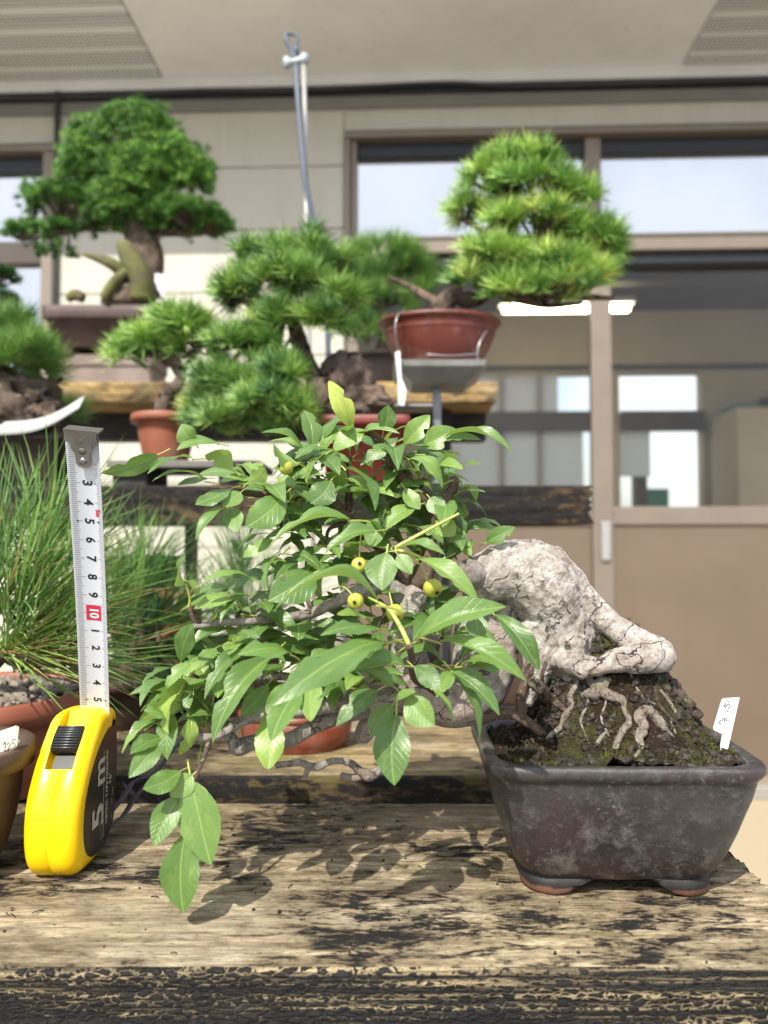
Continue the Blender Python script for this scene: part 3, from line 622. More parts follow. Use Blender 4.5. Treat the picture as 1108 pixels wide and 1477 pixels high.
for sx in (-1, 1):
    for sy in (-1, 1):
        # a cloud foot that wraps the corner of the base
        out = rrect(.0518, .0330, .0165, 24); k0 = {(1, 1): 0, (-1, 1): 24, (-1, -1): 48, (1, -1): 72}[(sx, sy)]
        pth = list(out[k0:k0 + 24]); tx = np.array([-sx, 0.]); ty = np.array([0., -sy])
        first, last = pth[0], pth[-1]
        ext0 = tx if abs(first[1]) >= .0329 else ty; ext1 = tx if abs(last[1]) >= .0329 else ty
        pth = [first + ext0 * d for d in (.018, .0125, .006)] + pth + [last + ext1 * d for d in (.006, .0125, .018)]
        pth = np.array(pth); m = len(pth); hgt = np.ones(m) * 0.0; hgt[:3] = (.0080, .0050, .0012); hgt[-3:] = (.0012, .0050, .0080)
        mb = MB(); c2 = np.array([sx * .0525, sy * .0335]) * .0
        def w3(p, z): 
            q = ring(p, PC, 0, prz); q[:, 2] = z; return q
        nrm = pth - np.array([sx * .0355, sy * .0167]); nrm /= np.linalg.norm(nrm, axis=1)[:, None]
        top = PZ0 + .0125
        loft(mb, [w3(pth - nrm * .012, PZ0 + hgt), w3(pth - nrm * .001, PZ0 + hgt), w3(pth + nrm * .0012, PZ0 + hgt + .0012), w3(pth + nrm * .0014, PZ0 + np.maximum(hgt + .001, .006)), w3(pth + nrm * .0004, np.full(m, top - .003)), w3(pth - nrm * .004, np.full(m, top))])
        mb.build('foot', M_foot, pot)

# soil surface and root mound
SZ = PZ0 + .0722
mb = MB(); nr = 60; P0 = dense(rrect(.0665, .0475, .0165), 220); rings = []
MC = np.array([.139, .4585])
for k in range(nr + 1):
    f = 1 - k / nr; f = max(f, .004); rg = ring(P0 * f, PC, SZ, prz); rings.append(rg)
loft(mb, rings); V = np.concatenate(mb.V)
d = np.sqrt(((V[:, 0] - MC[0]) / .060) ** 2 + ((V[:, 1] - MC[1]) / .043) ** 2)
sm = lambda q: np.clip(q, 0, 1) ** 2 * (3 - 2 * np.clip(q, 0, 1))
h = .047 * sm((1.12 - d) / .72) + .022 * sm((.58 - d) / .4)
for gx, gy, gs in ((825, 1072, .0095), (985, 1070, .012), (1008, 1058, .008)):
    q_ = PXZ(gx, gy, SZ + .003); h = h + .005 * np.exp(-((V[:, 0] - q_.x) ** 2 + ((V[:, 1] - q_.y) * 1.6) ** 2) / gs ** 2) * (d > .2)
h = h * np.clip((1 - np.maximum(np.abs((V[:, 0] - PC[0]) / .0665), np.abs((V[:, 1] - PC[1]) / .0475))) / .05, 0, 1)
V[:, 2] += h + .0088 * fbm(V * 58, 4) + .0055 * np.abs(fbm(V * 170, 3)) + .0016 * fbm(V * 500, 2); mb.V = [V]
mound = mb.build('soil_mound', M_moss, tree)
from mathutils.bvhtree import BVHTree
bvh = BVHTree.FromPolygons([tuple(v) for v in V], [tuple(q) for q in np.concatenate(mb.Q)])
def ground_at(x, y, z0=1.2):
    h = bvh.ray_cast(Vector((x, y, z0)), Vector((0, 0, -1))); return (h[0], h[1]) if h[0] is not None else (Vector((x, y, SZ)), Vector((0, 0, 1)))
def lump(mb, c, r, n=None, seed=0, tint=None):
    """A rough twenty-sided grain."""
    phi = (1 + 5 ** .5) / 2
    V = np.array([(-1, phi, 0), (1, phi, 0), (-1, -phi, 0), (1, -phi, 0), (0, -1, phi), (0, 1, phi), (0, -1, -phi), (0, 1, -phi), (phi, 0, -1), (phi, 0, 1), (-phi, 0, -1), (-phi, 0, 1)], float)
    V /= np.linalg.norm(V[0]); V *= (1 + rng.uniform(-.28, .28, (12, 1))) * rng.uniform(.7, 1.25, 3)
    T = [(0, 11, 5), (0, 5, 1), (0, 1, 7), (0, 7, 10), (0, 10, 11), (1, 5, 9), (5, 11, 4), (11, 10, 2), (10, 7, 6), (7, 1, 8), (3, 9, 4), (3, 4, 2), (3, 2, 6), (3, 6, 8), (3, 8, 9), (4, 9, 5), (2, 4, 11), (6, 2, 10), (8, 6, 7), (9, 8, 1)]
    a = rng.uniform(0, 6.28); c_, s_ = math.cos(a), math.sin(a); V = V @ np.array([[c_, s_, 0], [-s_, c_, 0], [0, 0, 1]])
    mb.add(V * r + np.asarray(c), None, T, tint)
mb = MB()
spots = [(PXZ(825, 1070, SZ + .004), .010, 620), (PXZ(985, 1066, SZ + .004), .013, 620), (PXZ(1000, 1058, SZ + .006), .008, 300), (PXZ(850, 1078, SZ), .02, 200)]
for c, s, n in spots:
    for k in range(n):
        x, y = c.x + rng.normal(0, s), c.y + rng.normal(0, s * .55)
        if abs(x - PC[0]) > .064 or abs(y - PC[1]) > .0455: continue
        p, nr_ = ground_at(x, y); q = math.exp(-((x - c.x) ** 2 / s ** 2 + (y - c.y) ** 2 / (s * .55) ** 2) * .8)
        lump(mb, (p.x, p.y, p.z + rng.uniform(-.0005, .002) * q), rng.uniform(.0008, .0021))
for k in range(3200):
    x, y = PC[0] + rng.uniform(-.064, .064), PC[1] + rng.uniform(-.045, .03); p, _n = ground_at(x, y); lump(mb, (p.x, p.y, p.z), rng.uniform(.0004, .0010) * (rng.uniform(2, 3.6) if rng.random() < .16 else 1))
tag(mb.build('soil_grains', M_grain, tree, smooth=False), kind='stuff')
mb = MB()
for k in range(9000):
    x, y = PC[0] + rng.uniform(-.064, .064), PC[1] + rng.uniform(-.045, .04)
    if fbm(np.array([[x * 45, y * 45, 3.]]), 3)[0] < .12: continue
    p, n_ = ground_at(x, y); b = rng.normal(0, .0006, 3); tip = np.array(p) + np.array(n_) * rng.uniform(.0012, .0032) + rng.normal(0, .001, 3)
    w = .0003; mb.add([np.array(p) + (w, 0, 0), np.array(p) + (-w, w, 0), np.array(p) + (0, -w, 0), tip], None, [(0, 1, 3), (1, 2, 3), (2, 0, 3)], rng.uniform(0, 1))
tag(mb.build('moss_tufts', M_mblade, tree, smooth=False), kind='stuff')

def pth(L):  # (px, py, depth, radius px) -> points, radii
    return [PX(a[0], a[1], a[2]) for a in L], [a[3] * a[2] / F for a in L]
def snap(L, sink=.35):
    o = Vector((0, 0, ZC)); out = []
    for a in L:
        d_ = (PX(a[0], a[1], 1.0) - o).normalized(); h_ = bvh.ray_cast(o, d_)
        out.append((a[0], a[1], (h_[0].y - a[3] * a[2] / F * sink) if h_[0] is not None and abs(h_[0].y - a[2]) < .04 else a[2], a[3]))
    return out
def limb(name, L, mat, seg=16, sub=8, amp=.0006, freq=120, ridge=0., flat=1., endr=.5):
    mb = MB(); P, r = pth(snap(L) if name == 'root' and L[0][0] != 826.5 else L); tube(mb, P, r, seg, sub, amp, freq, ridge, flat, endr=endr); return mb.build(name, mat, tree)
def fuse(name, Ls, mat, vox=.00105, amp=.0011, freq=85, smooth=3):
    """Several limbs grown together into one continuous skin."""
    mb = MB()
    for L in Ls: P, r = pth(L); tube(mb, P, r, 24, 10, 0.0)
    me = mb.mesh(name); ob = bpy.data.objects.new('fuse', me); COL.objects.link(ob)
    m_ = ob.modifiers.new('r', 'REMESH'); m_.mode = 'VOXEL'; m_.voxel_size = vox; m2 = ob.modifiers.new('s', 'SMOOTH'); m2.iterations = smooth; m2.factor = .6
    me2 = bpy.data.meshes.new_from_object(ob.evaluated_get(bpy.context.evaluated_depsgraph_get())); bpy.data.objects.remove(ob)
    n = len(me2.vertices); V = np.empty(n * 3, np.float32); me2.vertices.foreach_get('co', V); V = V.reshape(-1, 3).astype(float); N = np.empty(n * 3, np.float32); me2.vertex_normals.foreach_get('vector', N); N = N.reshape(-1, 3)
    ax = np.array([.72, 0, -.69]); al = V @ ax; S_ = V - np.outer(al, ax) * .78
    h = amp * .55 * fbm(V * freq * .6, 3) + amp * fbm(S_ * freq * 1.7 + 31, 4); h -= amp * .9 * np.exp(-(fbm(S_ * freq * 1.1 + 70, 3) / .03) ** 2) * (fbm(V * 40, 2) > -.1); pl_ = fbm(S_ * freq * .9 + 12, 3); h += amp * .9 * np.clip(pl_ / .07, -1, 1) * .6 + amp * .5 * np.abs(fbm(S_ * freq * 2.6 + 5, 3)); h += amp * .3 * fbm(V * freq * 5, 3)
    V = V + N * h[:, None]; me2.vertices.foreach_set('co', V.astype(np.float32).ravel()); me2.update()
    for p in me2.polygons: p.use_smooth = True
    return link(name, me2, mat, tree)
TB = [(838, 1010, .458, 50), (820, 952, .457, 40), (808, 902, .456, 45), (779, 842, .45, 53), (738, 822, .446, 46), (703, 829, .444, 37), (676, 829, .443, 24)]
trunk = fuse('trunk', [TB, [(786, 826, .452, 42), (822, 846, .452, 27), (850, 872, .45, 20), (888, 905, .446, 18), (922, 930, .442, 21), (948, 940, .439, 21), (962, 945, .440, 17)],
    [(966, 950, .437, 16), (940, 949, .434, 19), (900, 953, .432, 17), (860, 960, .432, 14), (828, 958, .436, 14), (806, 945, .44, 18)],
    [(775, 900, .45, 30), (778, 945, .448, 24), (770, 985, .446, 15), (758, 1015, .445, 10)], [(825, 925, .44, 22), (832, 955, .434, 12), (842, 975, .43, 8)], [(803, 802, .452, 10), (797, 795, .451, 6), (792, 789, .451, 3)]], M_bark)
limb('trunk', [(735, 842, .468, 44), (712, 872, .468, 46), (702, 915, .466, 46), (700, 960, .463, 47), (684, 1000, .458, 40), (645, 1012, .452, 34), (606, 990, .447, 30), (588, 945, .445, 27), (583, 895, .443, 24), (600, 850, .44, 20)], M_bark, 40, 12, .0022, 75, .0009)
limb('trunk_stub', [(690, 832, .437, 20), (676, 826, .432, 21), (668, 824, .430, 17)], M_gtwig, 22, 6, .0012, 120)
# surface roots
for L_, m_, a_ in (
 ([(818, 928, .43, 5), (826, 940, .424, 6.5), (831, 955, .42, 5), (828, 972, .42, 6), (831, 986, .418, 5), (822, 1004, .417, 6), (825, 1018, .417, 4.5), (815, 1034, .416, 5.5), (810, 1048, .415, 4), (800, 1056, .414, 4.5), (788, 1066, .414, 2.5)], M_root, .0008),
 ([(826, 936, .429, 6), (838, 958, .423, 8), (850, 980, .419, 8), (862, 993, .416, 10), (882, 1003, .416, 9), (898, 1010, .414, 8), (901, 1024, .413, 5), (907, 1038, .4125, 5), (900, 1052, .412, 7), (893, 1064, .411, 6), (887, 1080, .411, 4)], M_root, .001),
 ([(940, 1022, .412, 5), (931, 1024, .412, 10), (922, 1034, .411, 10), (928, 1050, .41, 9), (922, 1064, .409, 9), (926, 1076, .408, 7), (916, 1092, .408, 4)], M_root, .0016),
 ([(926, 1026, .412, 8), (938, 1027, .414, 10), (949, 1038, .417, 9), (957, 1050, .42, 8), (972, 1063, .42, 4)], M_root, .0013),
 ([(764, 982, .43, 9), (778, 992, .428, 12), (792, 1008, .426, 10), (806, 1016, .426, 8), (820, 1030, .426, 4)], M_jbark, .0016),
 ([(880, 980, .42, 6), (868, 986, .418, 13), (856, 999, .418, 12), (842, 1002, .418, 6), (832, 1012, .418, 3)], M_root, .0018),
 ([(950, 985, .44, 4), (972, 1000, .437, 9), (988, 1014, .436, 13), (998, 1026, .437, 10), (1008, 1034, .437, 5)], M_jbark, .0030),
 ([(946, 985, .43, 3), (956, 1000, .426, 3.5), (966, 1012, .426, 3), (978, 1034, .424, 2)], M_root, .0006),
 ([(868, 958, .43, 2.2), (864, 985, .43, 3), (874, 1010, .43, 2.6), (868, 1036, .43, 3), (878, 1062, .43, 1.6)], M_root, .0006), ([(788, 955, .43, 3), (782, 980, .43, 3.4), (790, 1004, .43, 3), (778, 1030, .43, 3), (770, 1054, .43, 1.8)], M_jbark, .0008),
 ([(908, 966, .43, 2.5), (916, 988, .43, 3), (930, 1008, .43, 2.5), (946, 1016, .43, 1.5)], M_root, .0006), ([(952, 975, .43, 3), (946, 1000, .43, 3), (960, 1028, .43, 3), (986, 1056, .43, 1.6)], M_jbark, .0008), ([(842, 988, .43, 2.5), (848, 1014, .43, 2.6), (838, 1040, .43, 2.6), (850, 1072, .43, 1.5)], M_root, .0006), ([(820, 960, .43, 3), (806, 980, .43, 2.6), (800, 1006, .43, 2.8), (784, 1024, .43, 2)], M_root, .0006),
 ([(862, 1072, .43, 3), (868, 1062, .43, 3.5), (874, 1056, .43, 2)], M_root, .0006), ([(975, 1058, .43, 2), (970, 1046, .43, 3), (966, 1036, .43, 1.5)], M_root, .0005)):
    limb('root', [(q[0], q[1], q[2], q[3] * .8) for q in L_], m_, 16, 8, a_ * 1.25, 300, a_ * .6)
limb('old_root', [(776, 950, .444, 6), (764, 966, .441, 7), (757, 986, .44, 7), (750, 1008, .44, 7), (752, 1036, .44, 9)], M_twig, 10, 6, .0014, 220)
limb('old_root', [(786, 1060, .436, 5), (750, 1034, .438, 7), (720, 1030, .442, 8), (694, 1038, .445, 7)], M_twig, 10, 6, .0014, 220)
# branches
BR = []
def branch(L, mat=M_gtwig, name='branch', **k): BR.append(pth(L)[0]); return limb(name, L, mat, k.pop('seg', 12), k.pop('sub', 6), k.pop('amp', .0009), k.pop('freq', 200), **k)
branch([(592, 870, .442, 17), (560, 845, .44, 13), (515, 855, .436, 10), (480, 870, .433, 8), (450, 884, .430, 8), (400, 893, .424, 6.5), (340, 897, .415, 5), (290, 902, .408, 5), (268, 907, .405, 3)])
branch([(288, 901, .408, 4.5), (280, 888, .407, 5), (272, 876, .406, 3.5)], M_twig, 'twig')
branch([(606, 845, .44, 16), (618, 810, .442, 13), (632, 765, .444, 12), (628, 738, .444, 11), (606, 712, .444, 9), (582, 692, .444, 10), (570, 672, .444, 9), (562, 652, .443, 7), (546, 634, .442, 6), (528, 620, .441, 4)], M_twig, 'branch')
branch([(570, 676, .443, 5), (558, 668, .441, 4), (551, 664, .44, 3)], M_twig, 'twig')
branch([(628, 745, .444, 9), (640, 725, .446, 8), (652, 705, .447, 7), (656, 688, .448, 5)], M_twig, 'twig')
branch([(600, 850, .442, 13), (560, 800, .446, 9), (520, 765, .448, 8), (490, 735, .447, 8), (470, 705, .446, 7), (440, 712, .444, 6), (400, 714, .441, 5), (362, 712, .437, 5), (330, 706, .432, 4), (306, 702, .428, 3)], M_twig, 'branch')
branch([(500, 755, .448, 6), (505, 710, .45, 5), (498, 680, .45, 4)], M_twig, 'twig')
branch([(600, 1005, .446, 22), (565, 1010, .44, 17), (520, 1015, .434, 13), (480, 1016, .428, 12), (430, 1025, .420, 10), (385, 1027, .414, 9), (350, 1040, .408, 8), (318, 1058, .402, 8), (300, 1064, .399, 6), (262, 1060, .395, 6)])
branch([(303, 1066, .398, 4), (297, 1085, .393, 3.5), (289, 1105, .388, 3.5), (281, 1124, .385, 2.5)], M_twig, 'twig')
branch([(560, 1018, .446, 14), (500, 1030, .438, 12), (455, 1046, .43, 11), (415, 1068, .424, 11), (370, 1070, .418, 11), (345, 1078, .414, 13), (336, 1068, .412, 8), (322, 1048, .411, 8)])
branch([(470, 985, .43, 7), (400, 975, .42, 6), (330, 985, .41, 5.5), (290, 1010, .405, 5)], M_gtwig)
branch([(548, 1028, .448, 16), (530, 1050, .447, 15), (520, 1066, .446, 12)], M_gtwig)
branch([(560, 1040, .45, 5), (553, 1080, .449, 5), (548, 1108, .448, 6), (534, 1118, .446, 8), (520, 1112, .444, 7), (505, 1100, .442, 5.5), (480, 1098, .44, 5), (455, 1106, .438, 5), (430, 1100, .436, 4.5), (398, 1104, .434, 4)], M_gtwig, amp=.0012)
branch([(448, 1104, .437, 4), (443, 1112, .436, 4), (440, 1121, .435, 3)], M_gtwig, 'twig'); branch([(530, 1116, .446, 6), (510, 1122, .445, 6), (492, 1118, .444, 4)], M_gtwig, 'twig')
branch([(640, 1000, .44, 9), (612, 985, .42, 7), (597, 975, .39, 6), (594, 950, .37, 5), (590, 930, .362, 4.5)], M_twig, 'twig')
branch([(625, 760, .444, 5), (600, 772, .43, 4), (568, 792, .42, 4)], M_twig, 'twig')

# leaf blades: several shapes, shared by all the leaves
def leaf_mesh(arch, fold, side, wave, twist, broad, seed, teeth=15):
    nu, nv = 9, 26; V = []; UV = []; r = random.Random(seed); ph = r.uniform(0, 6)
    for j in range(nv):
        t = j / (nv - 1); w = math.sin(math.pi * t ** broad) ** .82 if 0 < t < 1 else 0.
        w = max(w, .012)
        for i in range(nu):
            s = -1 + 2 * i / (nu - 1); ww = w
            if seed % 4 == 3 and s > 0: ww = w * (1 - .55 * s * s * math.exp(-((t - .62) / .07) ** 2))
            if i in (0, nu - 1): ww = ww * (1 + .07 * ((t * teeth) % 1 - .4))
            x = .5 * s * ww; a = abs(s) * ww
            z = fold * a * .12 + arch * 4 * t * (1 - t) * (1 - .3 * t) + wave * math.sin(t * 11 + ph + (1.7 if s > 0 else 0)) * a * a * .020 - .03 * a * a - (.0, .10, .05, .16)[seed % 4] * t ** 3
            y = t; x2 = x * math.cos(twist * (t - .5)); z2 = z + .42 * x * math.sin(twist * (t - .5)); x2 += side * 4 * t * (1 - t) * 2.0
            V.append((x2, y, z2)); UV.append((.5 + s / 2 * ww, t))
    Q = [(j * nu + i, j * nu + i + 1, (j + 1) * nu + i + 1, (j + 1) * nu + i) for j in range(nv - 1) for i in range(nu - 1)]
    me = bpy.data.meshes.new('leaf'); n0 = len(V); mi = [0] * len(Q)
    # the stalk
    pts = []
    for k in range(5):
        t = -.26 + .30 * k / 4; pts.append((0, t, -.05 * (1 - k / 4) ** 2 - .012))
    for k, p in enumerate(pts):
        for a in range(5):
            an = a * 2 * math.pi / 5; V.append((p[0] + .03 * math.cos(an), p[1], p[2] + .014 * math.sin(an))); UV.append((.5, .5))
    for k in range(4):
        for a in range(5): Q.append((n0 + k * 5 + a, n0 + k * 5 + (a + 1) % 5, n0 + k * 5 + 5 + (a + 1) % 5, n0 + k * 5 + 5 + a)); mi.append(1)
    me.from_pydata(V, [], Q); uv = me.uv_layers.new(name='UVMap')
    for p in me.polygons:
        p.use_smooth = True; p.material_index = mi[p.index]
        for li in p.loop_indices: uv.data[li].uv = UV[me.loops[li].vertex_index]
    me.materials.append(M_leaf); me.materials.append(M_stalk); return me
AR = {'0': 0.035, '1': .10, '2': .19, '3': .29}
LM = {}
for a, val in AR.items():
    for v in range(3):
        LM[a, v] = leaf_mesh(val, (.5, .9, .25)[v], (0., .05, -.06)[v], (.6, 1.2, 1.8)[v], (.2, -.5, .6)[v], (.86, .98, 1.12)[v], v * 7 + len(LM))
LEAVES = []
def leaf(bx, by, bd, tx, ty, td, w, nrm='m', arch='1', var=None, tone=None):
    b, t = PX(bx, by, bd), PX(tx, ty, td); put_leaf(b, t, w * (bd + td) / 2 / F, nrm, arch, var, tone)
NV = {'c': Vector((0, -1, .25)), 'u': Vector((0, -.25, 1)), 'm': Vector((0, -.65, .75)), 'b': Vector((0, .9, .45)), 'l': Vector((-.8, -.5, .5)), 'r': Vector((.8, -.5, .5)), 'd': Vector((0, -.8, -.4))}
def put_leaf(b, t, w, nrm='m', arch='1', var=None, tone=None):
    n = NV[nrm] if isinstance(nrm, str) else nrm
    n = n + Vector([random.uniform(-.14, .14) for _ in range(3)])
    y = (t - b); L = y.length; y = y / L; z = (n - y * n.dot(y)); z.normalize(); x = y.cross(z)
    me = LM[arch, random.randrange(3) if var is None else var]
    o = bpy.data.objects.new('leaf', me); COL.objects.link(o); o.parent = tree; o.matrix_parent_inverse = world_of(tree).inverted()
    M = Matrix((x * w * 1.02, y * L, z * L)).transposed().to_4x4(); M.translation = b; o.matrix_basis = M; LEAVES.append(o); k = random.random(); o.color = (tone if tone is not None else (k * .85 if k < .93 else .6 + .3 * random.random()), 0, 0, 1); return o
HERO = [
 # front rosette
 (560, 926, .36, 402, 985, .305, 54, 'm', '1', 2, .3), (570, 921, .365, 470, 897, .34, 34, 'u', '1'), (600, 925, .365, 728, 871, .355, 44, 'm', '2', 1), (632, 926, .365, 760, 978, .345, 33, 'm', '2', 1),
 (713, 886, .40, 780, 966, .385, 34, 'm', '2', 1), (640, 965, .37, 724, 1018, .35, 38, 'u', '1'), (655, 972, .365, 702, 1061, .35, 26, 'r', '1'), (596, 961, .355, 634, 994, .345, 30, 'c', '0'), (588, 1003, .36, 627, 1047, .352, 42, 'c', '0'),
 (572, 1030, .365, 569, 1133, .355, 52, 'c', '0', 1), (567, 1016, .37, 535, 1063, .365, 32, 'c', '0'), (544, 996, .365, 485, 1040, .35, 33, 'm', '1'), (584, 960, .362, 503, 962, .345, 30, 'm', '1'), (568, 990, .36, 529, 968, .35, 26, 'm', '0'),
 (622, 993, .37, 659, 1039, .362, 17, 'r', '1'), (570, 1006, .36, 600, 998, .353, 20, 'm', '0'), (688, 886, .405, 694, 923, .40, 32, 'c', '0'), (548, 872, .355, 396, 866, .33, 26, 'u', '3', 1),
 # upper crown
 (507, 618, .44, 474, 549, .43, 30, 'c', '1', 1, 1.), (553, 622, .435, 560, 584, .43, 28, 'c', '0'), (583, 641, .44, 618, 597, .435, 32, 'c', '1'), (609, 643, .435, 655, 616, .43, 36, 'c', '1'), (640, 632, .43, 741, 648, .415, 22, 'u', '2', 1), (635, 640, .432, 692, 628, .425, 18, 'm', '1'),
 (528, 620, .44, 480, 648, .43, 34, 'm', '2'), (590, 662, .43, 640, 700, .42, 26, 'm', '3'), (652, 692, .435, 715, 675, .42, 18, 'u', '3'), (498, 676, .425, 544, 734, .41, 32, 'r', '2', 1), (478, 692, .425, 448, 726, .415, 40, 'c', '0'), (506, 750, .41, 388, 768, .385, 30, 'u', '1', 1),
 (541, 766, .415, 470, 788, .40, 32, 'm', '1'), (558, 797, .405, 552, 852, .395, 46, 'c', '0'), (572, 794, .405, 642, 797, .395, 26, 'u', '2'), (602, 806, .40, 692, 856, .38, 32, 'm', '1', 1), (632, 746, .43, 656, 774, .425, 32, 'c', '0'), (702, 782, .435, 742, 760, .43, 24, 'c', '1'),
 (655, 798, .435, 710, 778, .43, 20, 'u', '1'), (600, 730, .43, 550, 760, .42, 32, 'm', '1'), (552, 746, .43, 536, 792, .425, 32, 'm', '0'), (574, 800, .40, 594, 828, .395, 24, 'c', '0'), (584, 704, .43, 606, 735, .425, 24, 'c', '0'), (620, 718, .43, 640, 742, .425, 28, 'c', '0'),
 (560, 640, .435, 528, 660, .425, 26, 'm', '1'), (545, 650, .435, 586, 668, .425, 24, 'u', '1'), (468, 640, .44, 424, 655, .43, 24, 'u', '1'), (500, 690, .43, 528, 700, .42, 20, 'm', '1'), (520, 700, .43, 468, 712, .42, 22, 'u', '1'), (612, 655, .435, 660, 662, .43, 20, 'u', '2'),
 (470, 655, .432, 436, 690, .42, 34, 'l', '1'), (640, 760, .438, 685, 800, .43, 26, 'b', '1'), (660, 740, .44, 672, 772, .435, 20, 'r', '1'), (605, 760, .43, 640, 780, .42, 22, 'm', '1'),
 # left top
 (228, 656, .405, 150, 686, .39, 28, 'd', '1', 0), (280, 662, .41, 212, 680, .395, 30, 'u', '2'), (316, 640, .405, 256, 640, .39, 36, 'm', '1'), (282, 640, .40, 262, 612, .395, 30, 'c', '2'), (336, 678, .41, 296, 652, .40, 34, 'b', '1'), (298, 694, .41, 220, 690, .395, 22, 'u', '2'), (300, 690, .415, 256, 700, .405, 17, 'm', '0'),
 (334, 704, .415, 282, 728, .40, 32, 'm', '0'), (347, 710, .415, 322, 732, .405, 27, 'c', '0'), (412, 711, .42, 354, 760, .40, 46, 'c', '0', 2), (330, 732, .41, 281, 776, .395, 22, 'u', '2'), (335, 734, .415, 342, 768, .405, 28, 'c', '0'), (358, 696, .42, 384, 672, .415, 26, 'b', '1'), (432, 670, .42, 388, 640, .405, 24, 'l', '1'),
 (396, 778, .42, 350, 798, .41, 27, 'm', '1'), (408, 798, .42, 377, 844, .40, 27, 'l', '1'), (267, 843, .40, 258, 803, .385, 34, 'l', '1'), (270, 838, .405, 292, 852, .40, 22, 'b', '1'), (364, 836, .41, 290, 840, .395, 21, 'u', '2'), (453, 826, .405, 392, 858, .38, 54, 'c', '1', 2), (360, 858, .42, 315, 890, .40, 20, 'u', '1'),
 (440, 745, .43, 400, 735, .42, 28, 'm', '1'), (370, 730, .43, 420, 745, .42, 22, 'u', '1'), (425, 690, .43, 460, 680, .42, 22, 'm', '1'), (356, 690, .43, 330, 672, .42, 22, 'm', '1'), (420, 800, .43, 460, 815, .42, 26, 'm', '1'), (400, 690, .43, 428, 700, .425, 20, 'm', '0'),
 # left lower
 (261, 955, .395, 279, 899, .385, 30, 'c', '0'), (250, 964, .395, 205, 978, .38, 14, 'u', '1'), (276, 956, .395, 236, 990, .385, 24, 'm', '1'), (268, 980, .40, 208, 1040, .38, 42, 'd', '1', 0, .85), (262, 984, .40, 273, 1022, .39, 28, 'c', '0'), (257, 1000, .39, 236, 1056, .375, 36, 'l', '1'), (250, 1030, .39, 240, 1092, .375, 30, 'c', '1'), (240, 1035, .385, 212, 1020, .375, 24, 'm', '1'),
 (234, 1064, .39, 188, 1088, .375, 30, 'm', '0'), (202, 1052, .385, 176, 1088, .38, 18, 'l', '0'), (232, 1072, .385, 186, 1122, .37, 32, 'c', '0', 0), (262, 1111, .383, 206, 1138, .365, 32, 'c', '0', 2), (355, 938, .40, 293, 998, .375, 26, 'm', '1', 1), (420, 944, .39, 353, 930, .36, 38, 'm', '1', 2, .5), (390, 948, .395, 301, 1060, .365, 42, 'm', '1', 1, .35),
 (387, 986, .40, 347, 1032, .385, 30, 'c', '0'), (428, 984, .38, 383, 1018, .36, 32, 'c', '0'), (435, 988, .375, 391, 1070, .35, 42, 'c', '0', 1), (448, 980, .38, 448, 1042, .36, 36, 'c', '0', 0), (382, 1028, .395, 386, 1112, .375, 42, 'c', '0', 2, .85), (312, 934, .41, 286, 952, .40, 24, 'm', '0'), (330, 960, .41, 300, 952, .40, 22, 'm', '0'), (300, 1000, .41, 340, 990, .40, 22, 'u', '1'),
 (275, 1030, .395, 262, 1090, .385, 26, 'r', '1'), (330, 925, .41, 372, 912, .40, 20, 'u', '1'), (290, 1040, .40, 265, 1020, .39, 20, 'm', '0'), (480, 940, .40, 432, 960, .385, 24, 'm', '1'), (475, 975, .39, 500, 1000, .38, 22, 'r', '1'),
 # hanging group over the bench
 (276, 1126, .384, 304, 1248, .376, 58, 'c', '0', 0), (262, 1146, .384, 222, 1221, .372, 38, 'c', '0', 1), (268, 1200, .381, 265, 1316, .376, 54, 'c', '0', 1), (278, 1118, .385, 246, 1150, .38, 34, 'c', '0'),
]
for h_ in HERO: leaf(*h_)
FILL = [(450, 665, .455), (505, 660, .452), (565, 662, .455), (612, 690, .452), (640, 725, .452), (425, 722, .448), (385, 704, .44), (500, 725, .455), (570, 735, .452), (640, 785, .458), (470, 785, .452), (405, 765, .445), (430, 825, .44), (500, 810, .45), (360, 885, .43), (425, 905, .432), (345, 945, .425), (405, 965, .43), (470, 960, .43), (515, 990, .43), (315, 995, .415), (285, 1000, .41), (545, 905, .44), (640, 915, .425), (655, 960, .42), (530, 760, .455)]
def nearest_branch(p): return min((q for B in BR for q in B), key=lambda q: (q - p).length)
for c in FILL:
    p = PX(*c); k0 = random.uniform(0, 6); q = nearest_branch(p)
    mb = MB(); mdl = (p + q) / 2 + Vector((random.uniform(-.004, .004), random.uniform(-.004, .004), .003)); tube(mb, [q, mdl, p], [.0014, .0012, .0009], 7, 5, .0003, 300); mb.build('twig', M_twig, tree)
    for k in range(6):
        a = k0 + k * 1.05 + random.uniform(-.25, .25); d = Vector((math.cos(a), math.sin(a) * .7 - .25, random.uniform(-.35, .5))).normalized()
        L = random.uniform(50, 88) * c[2] / F; put_leaf(p + d * .006, p + d * (L + .006), L * random.uniform(.32, .46), Vector((d.x * .3, -.35 + d.y * .3, .9)), random.choice('1223'), None, random.random() ** 1.3 * .82)
